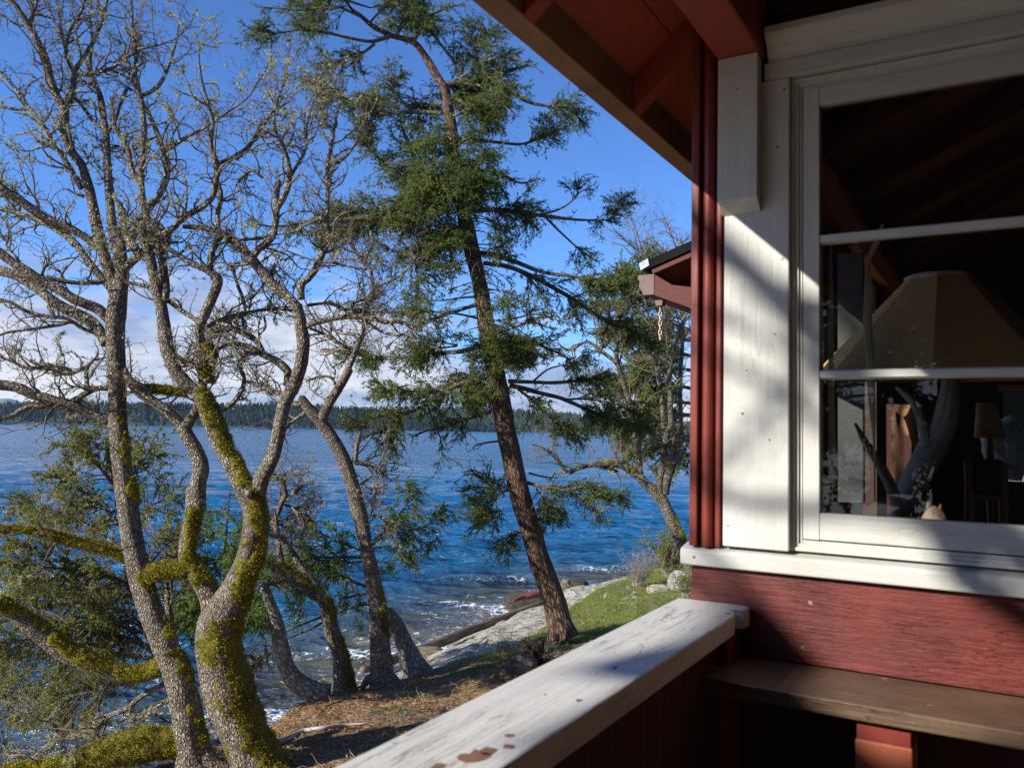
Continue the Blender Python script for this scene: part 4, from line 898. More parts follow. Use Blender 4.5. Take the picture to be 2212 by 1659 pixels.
# ---- oak B: great mossy forked trunk
B = Tree(7.5, 2)
B.add('R1', [(1640, 1760, 330), (1580, 1640, 300), (1520, 1500, 275), (1475, 1380, 275), (1410, 1200, 292), (1355, 1020, 258), (1335, 850, 248), (1362, 720, 245), (1430, 600, 200), (1480, 490, 172), (1533, 350, 160), (1558, 200, 145), (1555, 50, 130), (1530, -60, 122)], moss=(-.12, 1.2), drift=.02)
B.add('R2', [(1530, 1640, 120), (1500, 1580, 118), (1445, 1480, 108), (1392, 1370, 108), (1322, 1230, 106), (1262, 1085, 105), (1225, 985, 92), (1165, 925, 76), (1110, 875, 76), (1050, 795, 80), (1010, 680, 82), (990, 550, 80), (970, 420, 74), (940, 300, 64), (910, 150, 60), (870, 0, 58), (850, -80, 54)], moss=(-.06, 1.4, .42), drift=.06)
B.add('R2', [(1530, 1650, 112), (1548, 1560, 100), (1582, 1450, 90), (1640, 1340, 85), (1672, 1220, 80), (1692, 1100, 76), (1716, 1010, 76), (1750, 944, 78), (1766, 900, 78)], drift=.0)
B.add('R5', [(420, 1602, 100), (452, 1530, 100), (494, 1400, 98), (516, 1250, 98), (505, 1130, 94), (482, 1000, 80), (468, 930, 76)], drift=.02)
B.add('R1', [(1320, 690, 150), (1285, 600, 125), (1225, 495, 110), (1165, 420, 95), (1140, 330, 88), (1165, 180, 88), (1190, 60, 98), (1196, -60, 100)], moss=(-.25, .6), drift=.08)
B.add('R2', [(1190, 1659, 98), (1195, 1500, 90), (1212, 1400, 90), (1172, 1280, 86), (1112, 1170, 88), (1140, 1120, 66), (1182, 1050, 60), (1215, 950, 60), (1222, 800, 58), (1210, 680, 55), (1200, 560, 60)], drift=.0)
B.add('R2', [(1120, 1180, 66), (1085, 1125, 62), (1000, 1050, 60), (900, 985, 58), (830, 935, 56), (770, 860, 40), (755, 800, 24)], drift=-.1)
B.add('R2', [(1200, 545, 58), (1240, 460, 60), (1290, 350, 64), (1312, 265, 62), (1262, 218, 44), (1150, 160, 36), (1050, 100, 32), (960, 40, 28), (880, 10, 20)], drift=-.1)
B.add('R2', [(1262, 215, 42), (1270, 120, 40), (1300, 50, 38), (1322, -20, 36)]); B.add('R3', [(1460, 1600, 40), (1450, 1450, 34), (1470, 1300, 32), (1440, 1180, 26)])
B.add('R2', [(1195, 515, 30), (1080, 440, 28), (990, 370, 28), (900, 310, 25), (760, 282, 22), (640, 272, 16)]); B.add('R2', [(1230, 562, 26), (1320, 510, 24), (1450, 470, 22), (1560, 450, 18), (1700, 432, 12), (1800, 430, 8)])
B.add('R2', [(985, 400, 56), (1000, 320, 50), (985, 200, 50), (970, 80, 46), (1000, 20, 44), (960, -60, 42)], drift=.15)
B.add('R3', [(1060, 1659, 54), (1010, 1500, 48), (960, 1400, 45), (940, 1200, 42), (950, 1050, 42), (960, 900, 40), (950, 750, 36), (920, 600, 26)], drift=.1)
B.add('R3', [(935, 1200, 40), (900, 1190, 38), (870, 1100, 36), (855, 1000, 30), (790, 900, 24), (760, 800, 18), (740, 650, 12)]); B.add('R3', [(900, 1659, 60), (840, 1560, 44), (800, 1380, 40), (760, 1320, 22), (700, 1290, 14)])
B.add('R2', [(1240, 650, 34), (1275, 720, 40), (1262, 790, 36), (1250, 880, 60)], moss=(.5, .2)); B.add('R2', [(1290, 690, 22), (1400, 652, 26), (1490, 665, 34), (1580, 710, 44), (1660, 750, 48), (1712, 790, 52), (1735, 830, 50), (1728, 905, 44)], d0=7.7, drift=.0)
B.add('R2', [(1580, 695, 38), (1550, 640, 34), (1490, 590, 30), (1400, 562, 26), (1250, 585, 24)]); B.add('R2', [(1325, 1055, 32), (1400, 1010, 32), (1455, 935, 30), (1472, 870, 24), (1465, 818, 16)])
B.add('R2', [(1480, 872, 12), (1560, 890, 12), (1640, 922, 14), (1720, 952, 18)]); B.add('R2', [(800, 925, 34), (900, 925, 40), (1040, 940, 42), (1130, 955, 44)], moss=(.4, 0), d0=7.75)
B.add('R1', [(1150, 445, 84), (1050, 438, 74), (960, 455, 72), (905, 475, 60)], moss=(.75, 0), drift=-.1); B.add('R1', [(1180, 150, 40), (1090, 380, 46), (1045, 500, 44), (1035, 650, 46), (1050, 750, 40)], d0=7.9, drift=.0)
B.add('R2', [(1060, 730, 30), (1130, 770, 32), (1200, 790, 26)]); B.add('R2', [(1480, 470, 22), (1465, 380, 22), (1430, 290, 20), (1400, 180, 18)]); B.add('R2', [(1470, 560, 20), (1460, 480, 18)]); B.add('R2', [(1590, 480, 14), (1600, 550, 14), (1560, 600, 10)])
# upper right stem
B.add('R5', [(465, 940, 74), (400, 870, 76), (300, 790, 74), (210, 690, 74), (140, 600, 74), (120, 555, 60)], drift=.1); B.add('R5', [(120, 560, 50), (60, 505, 48), (0, 465, 46), (-80, 400, 40), (-150, 340, 36)])
B.add('R3', [(1640, 1659, 40), (1500, 1560, 38), (1350, 1520, 36), (1220, 1510, 30)], d0=7.9); B.add('R5', [(125, 570, 50), (180, 500, 52), (270, 420, 54), (305, 300, 50), (310, 200, 50), (312, 90, 46), (330, -20, 38)], drift=-.1)
B.add('R6', [(227, 1177, 36), (270, 1110, 35), (300, 1010, 34), (292, 900, 24), (250, 800, 18), (215, 690, 13), (235, 560, 10), (290, 430, 7)]); B.add('R6', [(300, 1000, 22), (345, 930, 18), (395, 830, 14), (400, 700, 10), (440, 560, 7)])
B.add('R5', [(500, 885, 62), (500, 780, 60), (560, 720, 55), (610, 650, 58), (652, 560, 54), (690, 480, 50), (712, 420, 40), (700, 300, 34), (705, 150, 30), (702, -20, 28)], drift=.15)
B.add('R6', [(514, 1032, 26), (516, 920, 26), (540, 800, 20), (560, 680, 15), (590, 540, 10), (600, 430, 6)]); B.add('R6', [(520, 940, 20), (620, 880, 17), (700, 760, 12), (740, 640, 7)]); B.add('R6', [(535, 830, 14), (480, 720, 10), (470, 560, 7), (450, 430, 5)])
B.add('R6', [(150, 1000, 18), (80, 960, 18), (0, 1040, 18)]); B.add('R6', [(0, 900, 20), (80, 820, 18), (130, 720, 14), (210, 620, 12), (250, 520, 8), (300, 350, 5)], d0=7.9)
B.add('R5', [(540, 1090, 50), (640, 1060, 48), (780, 1030, 46), (900, 1020, 44), (1050, 1035, 40), (1150, 1062, 36), (1260, 1062, 28), (1400, 1090, 14), (1500, 1060, 8)], drift=-.2)
B.add('R5', [(545, 935, 26), (700, 920, 24), (800, 950, 28), (870, 985, 28), (980, 980, 20), (1060, 1030, 18)]); B.add('R5', [(440, 975, 24), (360, 968, 22), (200, 970, 24), (80, 1000, 25), (0, 1030, 24), (-90, 1060, 18)])
B.add('R5', [(560, 1110, 18), (640, 1140, 22), (700, 1170, 26), (830, 1250, 28), (910, 1300, 26)]); B.add('R5', [(900, 1020, 24), (880, 930, 22), (940, 900, 20), (1000, 890, 14)]); B.add('R5', [(660, 600, 22), (740, 610, 20), (880, 640, 20), (1000, 658, 16)])
B.add('R5', [(600, 590, 14), (500, 560, 12), (400, 520, 10), (310, 465, 8)]); B.add('R5', [(700, 1040, 20), (730, 1110, 18), (720, 1180, 16)]); B.add('R5', [(300, 400, 30), (180, 420, 30), (60, 430, 24), (0, 440, 20)]); B.add('R5', [(310, 390, 22), (430, 370, 20), (560, 310, 20), (640, 270, 14)])
B.add('R1', [(1560, 1560, 160), (1640, 1640, 120), (1760, 1740, 80)], moss=.3)
cr_b = oak_crown(B, 360, 1200, 2900, lichen=1300)
ob = place_tree('oak_tree', B, 'thick forked leafless oak with bright moss down its trunk and a sawn limb', 'oak tree', GO, crown=cr_b, sides=18)
# sawn limb end
c0 = at(*px('R2', [(1512, 1565)])[0][:2], 7.42); c1 = at(*px('R2', [(1494, 1548)])[0][:2], 7.33); rad = 27*.3584*.5/F_PX*7.4*1.35
ac = Acc(); ac.tube(np.array([c0, c0*.4+c1*.6, c1]), np.array([rad*1.5, rad*1.15, rad*1.08]), 20, cap=False); st = part('limb_stub', ac.mesh('limb_stub', M_oak), ob)
dn = unit(c1-c0); ac = Acc(); ac.tube(np.array([c1-dn*.03, c1-dn*.003]), np.array([rad, rad]), 24); m, t, b = new_mat('sawn_wood'); uv = t.new('ShaderNodeTexCoord').outputs['Object']
setb(t, b, color=t.ramp(t.noise(uv, 60, 4, .6), [(.35, (.13, .10, .075)), (.65, (.30, .25, .2))]), rough=.8); part('sawn_face', ac.mesh('sawn_face', m), ob)
# ---- tree E
E_ = Tree(11.0, 3)
E_.add('R4', [(612, 1345, 118), (605, 1270, 96), (598, 1150, 82), (585, 1000, 72), (560, 850, 64), (530, 700, 60), (505, 580, 60), (470, 450, 56), (425, 340, 55), (355, 235, 50), (300, 170, 44), (270, 125, 30)], moss=(-.6, 1.2, .5), drift=.0)
E_.add('R4', [(352, 225, 42), (385, 150, 40), (430, 80, 38), (470, 10, 35)]); E_.add('R5', [(850, 1470, 52), (862, 1420, 50), (900, 1330, 50), (952, 1200, 42), (985, 1080, 38), (975, 1000, 34), (1030, 900, 32), (1052, 780, 32), (1020, 640, 30), (950, 560, 26), (900, 490, 20), (860, 400, 12)], drift=.1)
E_.add('R5', [(1055, 812, 18), (1200, 740, 16), (1300, 680, 14), (1340, 600, 10), (1350, 520, 7)]); E_.add('R5', [(760, 1540, 30), (730, 1490, 22), (650, 1480, 18), (540, 1520, 12)]); E_.add('R5', [(980, 970, 24), (990, 920, 22), (1080, 880, 14), (1160, 780, 10)])
E_.add('R4', [(290, 150, 30), (240, 150, 24), (190, 120, 14), (130, 95, 12), (40, 60, 10)]); E_.add('R4', [(492, 395, 24), (500, 330, 20), (510, 290, 18), (515, 250, 12)]); E_.add('R4', [(495, 395, 22), (560, 405, 18), (620, 428, 16)]); E_.add('R4', [(300, 180, 20), (230, 230, 12), (180, 290, 8)])
E_.add('B2', [(1300, 760, 18), (1350, 740, 22), (1450, 670, 22)]); E_.add('B2', [(1300, 780, 10), (1330, 600, 12), (1380, 400, 10), (1410, 240, 7)]); E_.add('B2', [(1270, 215, 20), (1340, 170, 18), (1410, 125, 12)]); E_.add('B2', [(1370, 480, 20), (1440, 490, 22), (1530, 520, 18), (1600, 560, 10)])
E_.add('B1', [(960, 400, 120), (890, 430, 70), (840, 500, 40)], drift=-.1); E_.add('R4', [(600, 1290, 70), (640, 1340, 50)])
place_tree('oak_tree', E_, 'slender pale lichened oak standing straight above the shoreline, right of the two leaning ones', 'oak tree', GO, crown=oak_crown(E_, 110, 520, 1400, (.3, .9), lichen=500), sides=16)
# ---- tree D
Dt = Tree(11.2, 4)
Dt.add('R4', [(452, 1350, 110), (446, 1310, 86), (430, 1200, 64), (395, 1080, 58), (365, 970, 52), (310, 930, 46), (250, 880, 44), (200, 845, 38), (150, 822, 30), (110, 815, 16)], moss=(-.35, 1.0), drift=.0)
Dt.add('R4', [(360, 960, 34), (330, 900, 30), (270, 830, 28), (235, 770, 28), (185, 705, 24)]); Dt.add('R4', [(190, 840, 30), (180, 760, 24), (160, 640, 22), (125, 630, 16), (115, 700, 10)]); Dt.add('R4', [(160, 640, 20), (190, 560, 20), (205, 530, 18), (195, 480, 14), (150, 440, 10)])
Dt.add('R4', [(200, 570, 14), (240, 585, 14), (270, 610, 13), (290, 660, 9)]); Dt.add('R4', [(150, 630, 12), (250, 690, 8)]); Dt.add('R4', [(205, 540, 12), (250, 520, 10), (270, 480, 7)])
place_tree('oak_tree', Dt, 'small leaning oak with mossy crooked trunk beside the pale straight one', 'oak tree', GO, crown=oak_crown(Dt, 90, 420, 1000, (.2, .7), lichen=400))
# ---- tree C
Ct = Tree(10.6, 5)
Ct.add('R4', [(385, 1352, 82), (345, 1345, 76), (265, 1312, 78), (212, 1245, 66), (186, 1150, 62), (165, 1050, 58), (130, 960, 50), (112, 915, 46)], drift=.0); Ct.add('R4', [(170, 1165, 34), (140, 1180, 26), (80, 1215, 20), (20, 1250, 15)], drift=.2)
Ct.add('R4', [(120, 930, 30), (110, 900, 18), (180, 890, 10)])
place_tree('oak_tree', Ct, 'bent grey broken trunk curving out of the bank edge like a hook', 'oak tree', GO, M_stub, crown=oak_crown(Ct, 26, 120, 200, (.15, .5), lichen=60))
# ---- stump F
Ft = Tree(11.9, 6)
Ft.add('R4', [(760, 1285, 130), (738, 1240, 104), (700, 1150, 72), (665, 1070, 62), (640, 1020, 44), (628, 1005, 30)], drift=.0); Ft.add('R4', [(672, 1080, 34), (675, 1050, 30), (672, 1042, 22)])
place_tree('tree_stump', Ft, 'short leaning lichen covered broken trunk right of the straight pale oak', 'stump', None, M_stub)
# ---- far right oaks by the house corner
Gt = Tree(16.5, 7)
Gt.add('T2', [(1925, 1110, 96), (1900, 1000, 82), (1880, 930, 76), (1842, 830, 74), (1780, 690, 76), (1722, 550, 76), (1672, 480, 70), (1600, 410, 58), (1540, 350, 54), (1440, 290, 44), (1280, 286, 30), (1180, 308, 25), (1100, 330, 20), (1040, 262, 15), (950, 182, 10), (880, 160, 6)], drift=.05, moss=(-.4, .5))
Gt.add('T2', [(1680, 470, 52), (1690, 380, 46), (1702, 300, 44), (1722, 150, 40), (1740, 40, 38)], drift=.1); Gt.add('T2', [(1720, 470, 50), (1740, 360, 54), (1765, 290, 54), (1795, 170, 52), (1810, 30, 42)], drift=-.1); Gt.add('T2', [(1570, 380, 42), (1552, 250, 40), (1550, 100, 38), (1550, -20, 35)], drift=.1)
Gt.add('T1', [(1782, 1530, 36), (1770, 1400, 35), (1730, 1280, 32), (1690, 1150, 28), (1662, 1050, 28), (1660, 930, 25), (1640, 860, 20), (1610, 760, 12)]); Gt.add('T1', [(1945, 1480, 34), (1940, 1350, 32), (1920, 1200, 28), (1900, 1080, 25), (1888, 950, 18), (1830, 700, 12)])
Gt.add('T1', [(1990, 1480, 34), (1985, 1300, 30), (1980, 1150, 28), (1980, 1010, 28), (1960, 880, 24), (1950, 740, 18), (1930, 560, 12), (1960, 400, 8)], d0=16.5); Gt.add('T1', [(2050, 1480, 30), (2045, 1300, 28), (2045, 1150, 28), (2058, 980, 24), (2062, 800, 18), (2070, 600, 12), (2050, 330, 8)], d0=16.7)
Gt.add('T1', [(1980, 1010, 24), (2030, 930, 24), (2060, 830, 18)]); Gt.add('T1', [(1662, 1080, 26), (1560, 1005, 22), (1480, 955, 18), (1380, 1005, 14), (1300, 960, 8)]); Gt.add('T1', [(1560, 1005, 18), (1640, 930, 10), (1600, 870, 8)]); Gt.add('T1', [(1930, 560, 12), (1830, 440, 12), (1720, 350, 10), (1640, 270, 7)], join=True); Gt.add('T1', [(1830, 440, 9), (1760, 230, 6), (1740, 140, 4)])
Gt.add('T1', [(2060, 500, 10), (2000, 330, 8), (1950, 200, 5)]); Gt.add('T2', [(1300, 290, 22), (1420, 330, 18)])
place_tree('oak_tree', Gt, 'many stemmed oak with bare crown growing beside the house corner, low limb over the water', 'oak tree', GO, M_oakd, crown=oak_crown(Gt, 230, 1000, 2600, (.5, 1.6), rlim=.09, lichen=900, l3=(.10, .3), r1=.016))
# ================================================================ conifers
def conifer(name, tr, trunk_n, label, cat, group, mat, wood_m=M_firb, n1=(14, .35, 1.0), n2=9, ln=.026, wd=.0032, per_m=130, l3=(.10, .26), droop=.05, dead=0, K2=7, flat=.7, jit=.16, up2=.0, sides=26, extra=None, bare=.12, bias=None, mid=None, n3=6, flatd=1.0, clump=0.0, cs=1.7):
    tk = tr.limbs[:trunk_n]; br = tr.limbs[trunk_n:]+(extra or [])
    Lt = sum(np.linalg.norm(np.diff(P, axis=0), axis=1).sum() for P, r in br); N1 = int(Lt*n1[0])
    S0, T, R0, t = sample_par(br, N1, 0, 1, .3, bare)
    if clump:
        kp = fbm(S0*cs+3, 3) > clump; S0, T, R0, t = S0[kp], T[kp], R0[kp], t[kp]; N1 = len(S0)
    Ls = rng.uniform(n1[1], n1[2], N1)*np.clip(1.25-.75*t, .3, 1.2)
    P1, a1 = grow(S0, T, np.maximum(R0, .006), Ls, 6, (.5, 1.15), up2, .16, .6, .010, .002, droop=droop, flat=flat, bias=bias)
    Lt1 = np.linalg.norm(np.diff(P1, axis=1), axis=2).sum(); N2 = int(Lt1*n2)
    S0, T, R0, t = sample_par(as_limbs(P1, a1)+[(P[len(P)//2:], r[len(P)//2:]) for P, r in br], N2, 0, 1, .5, .15)
    P2, a2 = grow(S0, T, R0, rng.uniform(*l3, N2)*(1.15-.4*t), 5, (.45, 1.05), .02, .14, .6, .004, .0012, droop=droop*flatd, flat=flat*.7)
    N3 = int(N2*n3*.2); S0, T, R0, t = sample_par(as_limbs(P2, a2), N3, 0, 1)
    P3, a3 = grow(S0, T, R0, rng.uniform(l3[0]*.35, l3[1]*.45, N3), 4, (.5, 1.0), .02, .12, .7, .002, .001, droop=droop, flat=flat*.5)
    V2, T2 = needles(P2, a2, per_m, ln, wd); V3, T3 = needles(P3, a3, per_m*1.15, ln, wd); V4, T4 = needles(P1[:, 2:], a1[:, 2:], per_m*.5, ln, wd)
    nm = Acc(); nm.add(V2, None, T2); nm.add(V3, None, T3); nm.add(V4, None, T4)
    base = tr.limbs[0][0][0].copy(); th_ = thing(name, base, label, cat, group)
    part('trunk', tr.wood('trunk', wood_m, sides, jit, limbs=tk), th_)
    ac = Acc()
    for i, (P, r) in enumerate(br):
        c = cr_spline(np.column_stack([P, r]), 2); ac.tube(c[:, :3], c[:, 3], 8, ofs=lambda d, s_, p, i=i: 1+(fbm(p[:, None]*6+d+i, 2)-.5)*.5)
    Q, q = smooth_batch(P1, a1, K2); twig_batch(ac, Q, q, 4); twig_batch(ac, P2, a2, 3)
    if dead:
        S0, T, R0, t = sample_par(br+as_limbs(P1, a1), dead, 0, 1); Pd, ad = grow(S0, T, R0, rng.uniform(.2, .75, dead), 8, (.6, 1.3), .03, .22, .5, .0045, .0014, droop=.03)
        da = Acc(); twig_batch(da, Pd, ad, 3); S0, T, R0, t = sample_par(as_limbs(Pd, ad), dead*3, 0, 1); Pe, ae = grow(S0, T, R0, rng.uniform(.06, .22, dead*3), 4, (.5, 1.2), .0, .3, .8, .0026, .0012); twig_batch(da, Pe, ae, 3)
        part('dead_twigs', da.mesh('dead_twigs', M_dtw), th_)
    part('branches', ac.mesh('branches', M_firbr), th_)
    part('foliage', nm.mesh('foliage', mat, smooth=False), th_); print(name, 'needles', sum(len(x) for x in nm.T), N1, N2)
    return th_
GF = 'conifers on the bank'
Fr = Tree(12.8, 11)
Fr.add('T2', [(1075, 1372, 200), (1058, 1310, 172), (1042, 1240, 152), (1008, 1100, 140), (932, 900, 130), (872, 700, 126), (810, 500, 127), (765, 300, 124), (724, 100, 126), (700, -20, 124), (668, -170, 118)], drift=.0)
Fr.add('T1', [(985, 1420, 126), (965, 1300, 124), (905, 1000, 114), (868, 800, 106), (835, 600, 95), (790, 400, 92), (745, 200, 82), (700, 0, 72)], drift=.0)
Fr.add('R6', [(1238, 1060, 78), (1225, 900, 76), (1215, 750, 68), (1195, 620, 60), (1180, 520, 55), (1130, 430, 50), (1070, 330, 44), (1000, 240, 34), (870, 200, 28), (770, 150, 26), (700, 90, 22), (640, 40, 16), (600, -60, 10)], drift=.0)
br = [('R6', [(1165, 480, 40), (1280, 462, 38), (1440, 452, 28), (1540, 400, 22), (1650, 370, 12)]), ('R6', [(1270, 465, 24), (1400, 490, 22), (1540, 522, 22), (1660, 580, 20), (1800, 602, 15), (1920, 612, 10), (2010, 630, 6)]), ('R6', [(1250, 430, 22), (1220, 340, 18), (1150, 250, 15), (1100, 180, 12), (1060, 90, 8), (1050, 0, 5)]),
      ('R6', [(1260, 440, 22), (1330, 400, 20), (1450, 330, 16), (1560, 330, 10), (1680, 380, 6)]), ('R6', [(1330, 400, 14), (1350, 270, 10), (1400, 150, 7)]), ('R6', [(1160, 640, 26), (1000, 630, 25), (850, 642, 22), (760, 618, 18), (620, 560, 14), (450, 480, 10), (300, 420, 7)]),
      ('R6', [(1215, 1010, 34), (1110, 985, 32), (1030, 930, 28), (950, 760, 20), (912, 640, 15), (890, 540, 12), (860, 420, 9), (850, 320, 6)]), ('R6', [(1215, 1020, 30), (1100, 990, 26), (985, 955, 22), (880, 952, 18), (810, 900, 14), (720, 800, 9), (700, 680, 6)]), ('R6', [(1190, 1045, 30), (1050, 1090, 28), (920, 1160, 30), (800, 1210, 30), (620, 1240, 28), (400, 1252, 20), (200, 1275, 12), (60, 1240, 7)]),
      ('R6', [(870, 205, 26), (760, 235, 20), (640, 215, 20), (500, 185, 18), (350, 170, 14), (220, 190, 9), (80, 160, 6), (20, 120, 4)]), ('R6', [(780, 250, 18), (720, 295, 16), (650, 330, 14), (580, 358, 10), (470, 350, 7)]), ('R6', [(700, 95, 16), (560, 40, 12), (400, 60, 9), (250, 50, 7), (130, 40, 5)]),
      ('R6', [(900, 210, 22), (930, 160, 18), (1020, 122, 15), (1150, 60, 11), (1280, 20, 8)]), ('R6', [(1000, 240, 18), (1020, 180, 14), (960, 60, 9), (900, -20, 6)]), ('R6', [(1240, 560, 20), (1310, 600, 14), (1390, 640, 10), (1420, 690, 6)]),
      ('R6', [(1220, 780, 28), (1330, 790, 24), (1450, 800, 20), (1600, 812, 16), (1700, 780, 12), (1780, 720, 7)]), ('R6', [(1240, 920, 26), (1380, 960, 20), (1500, 985, 16), (1600, 1030, 12), (1700, 1010, 7)]), ('R6', [(1230, 860, 22), (1300, 760, 14), (1420, 720, 9)]),
      ('T1', [(760, 170, 34), (900, 160, 32), (1050, 170, 30), (1200, 192, 26), (1350, 212, 20), (1500, 222, 14), (1640, 210, 8), (1680, 120, 4)]), ('T1', [(1200, 190, 16), (1330, 150, 12), (1420, 80, 7), (1430, 20, 4)]), ('T1', [(1230, 200, 16), (1330, 300, 13), (1430, 390, 10), (1560, 480, 6)]),
      ('T1', [(800, 420, 30), (900, 428, 34), (1050, 470, 28), (1200, 530, 24), (1400, 562, 20), (1620, 600, 12), (1740, 560, 7)]), ('T1', [(860, 480, 30), (1000, 500, 30), (1150, 560, 28), (1300, 640, 28), (1450, 730, 26), (1600, 830, 22), (1750, 890, 16), (1880, 960, 10)]), ('T1', [(1100, 540, 16), (1180, 620, 12), (1250, 720, 8)]),
      ('T1', [(938, 860, 25), (1000, 905, 24), (1120, 945, 20), (1260, 1000, 14), (1380, 1060, 8)]), ('T1', [(940, 826, 12), (1060, 810, 12), (1180, 790, 10), (1320, 830, 6)]), ('T1', [(1010, 1192, 30), (1150, 1196, 24), (1300, 1200, 20), (1480, 1180, 15), (1620, 1155, 9)]),
      ('T1', [(1020, 1215, 30), (1200, 1262, 28), (1350, 1302, 25), (1500, 1370, 20), (1700, 1440, 13), (1850, 1480, 8)]), ('T1', [(1060, 1230, 18), (1180, 1330, 14), (1300, 1440, 12), (1400, 1530, 8)]), ('T1', [(1150, 1200, 14), (1250, 1120, 10), (1360, 1090, 7), (1480, 1060, 5)]), ('T1', [(1350, 1300, 14), (1480, 1300, 10), (1650, 1330, 7), (1800, 1400, 5)]),
      ('R5', [(1760, 370, 46), (1640, 380, 46), (1560, 402, 46), (1430, 468, 44), (1340, 520, 28), (1250, 528, 14), (1150, 500, 8)]), ('R5', [(1370, 520, 18), (1375, 600, 14), (1382, 680, 12), (1400, 740, 10), (1400, 850, 6)]), ('R5', [(1640, 20, 40), (1540, 70, 40), (1400, 130, 45), (1180, 242, 48), (1000, 292, 44), (800, 360, 28), (620, 380, 18), (480, 350, 10)]),
      ('R5', [(1180, 240, 24), (1050, 200, 20), (900, 220, 14), (760, 190, 9)]), ('R5', [(1000, 290, 20), (940, 400, 14), (900, 500, 9)]), ('R5', [(1640, 210, 22), (1500, 215, 16), (1400, 270, 14), (1200, 330, 8)]), ('R5', [(1600, 320, 14), (1540, 230, 14), (1500, 170, 10), (1560, 60, 8)]),
      ('R5', [(1840, 930, 36), (1740, 965, 28), (1600, 1010, 22), (1400, 1080, 14), (1250, 1180, 8), (1150, 1250, 5)]), ('R5', [(1830, 870, 20), (1700, 880, 14), (1560, 900, 10), (1400, 880, 7), (1280, 840, 4)]), ('R5', [(1900, 1240, 46), (1750, 1282, 38), (1600, 1300, 28), (1400, 1330, 22), (1200, 1330, 16), (1000, 1320, 9), (900, 1300, 5)]),
      ('R5', [(1700, 1240, 24), (1640, 1230, 14), (1500, 1200, 9), (1400, 1240, 6)]), ('R5', [(1920, 1460, 30), (1800, 1480, 26), (1680, 1520, 24), (1540, 1590, 20), (1400, 1660, 14)]), ('T1', [(890, 1165, 28), (750, 1200, 26), (640, 1250, 22), (520, 1330, 18), (400, 1380, 14), (230, 1400, 10), (80, 1440, 7)]),
      ('T1', [(900, 1372, 32), (780, 1410, 25), (650, 1460, 16), (520, 1490, 12), (430, 1530, 7)]), ('T1', [(640, 1250, 14), (480, 1250, 10), (330, 1260, 8), (220, 1230, 5)]), ('T1', [(520, 1330, 14), (560, 1440, 10), (600, 1540, 7), (610, 1640, 5)]), ('T1', [(400, 1385, 12), (330, 1470, 9), (300, 1560, 6)]), ('T1', [(700, 980, 12), (560, 1000, 12), (420, 1040, 10), (250, 1060, 7), (120, 1020, 4)]),
      ('T2', [(800, 455, 26), (720, 445, 22), (620, 420, 16), (540, 360, 10), (470, 340, 6)]), ('T2', [(740, 440, 14), (620, 490, 12), (520, 520, 8), (470, 500, 5)]), ('T2', [(700, 560, 14), (640, 590, 10), (580, 600, 6)]), ('T2', [(850, 400, 24), (960, 430, 24), (1080, 445, 20), (1220, 430, 16), (1340, 470, 10), (1440, 490, 6)]),
      ('T2', [(1100, 440, 14), (1180, 500, 10), (1270, 560, 6)]), ('T2', [(900, 430, 14), (960, 520, 10), (1000, 590, 6)]), ('T2', [(860, 340, 14), (940, 360, 10), (1040, 370, 6)]), ('T2', [(815, 705, 30), (775, 720, 22), (740, 760, 10), (715, 790, 5)]), ('T2', [(690, 135, 14), (600, 145, 12), (520, 165, 8)])]
for z, p in br: Fr.add(z, p, drift=float(Fr.r.choice([-1, 1])*Fr.r.uniform(.1, .55)))
# branches towards and away from the camera
ex = []; Pm = Fr.limbs[1][0]; Pt = Fr.limbs[2][0]; src = np.vstack([Pm[6:], Pt[4:], Pt[4:]])
for k in range(14):
    s0 = src[rng.integers(len(src))]; a = rng.choice([0, 1])*math.pi+rng.normal()*.6+math.pi/2; L = rng.uniform(.7, 2.2); q = np.linspace(0, 1, 8)[:, None]
    P = s0+q*L*np.array([math.cos(a), math.sin(a), .18])+q*q*np.array([0, 0, rng.uniform(-.3, .15)])*L; ex.append((P+rng.normal(size=P.shape)*.02*q, np.linspace(.022, .004, 8)))
Ps = Fr.limbs[1][0]; Ps = np.vstack([Ps[10:], Pt[:14]])
for k in range(70):
    s0 = Ps[rng.integers(len(Ps))]; a = -math.pi/2+rng.normal()*1.1; L = rng.uniform(.35, .95); q = np.linspace(0, 1, 8)[:, None]
    P = s0+q*L*np.array([math.cos(a), math.sin(a), .15])+q*q*np.array([0, 0, -.45])*L; ex.append((P, np.linspace(.012, .003, 8)))
conifer('douglas_fir', Fr, 3, 'tall leaning fir with red brown furrowed bark and drooping dark green branches', 'fir tree', GF, M_need, n1=(52.0, .18, .68), n2=19, clump=.462, extra=ex, dead=520, droop=.09, sides=56, jit=.13, l3=(.09, .24), per_m=110, ln=.031, wd=.0075, n3=8)
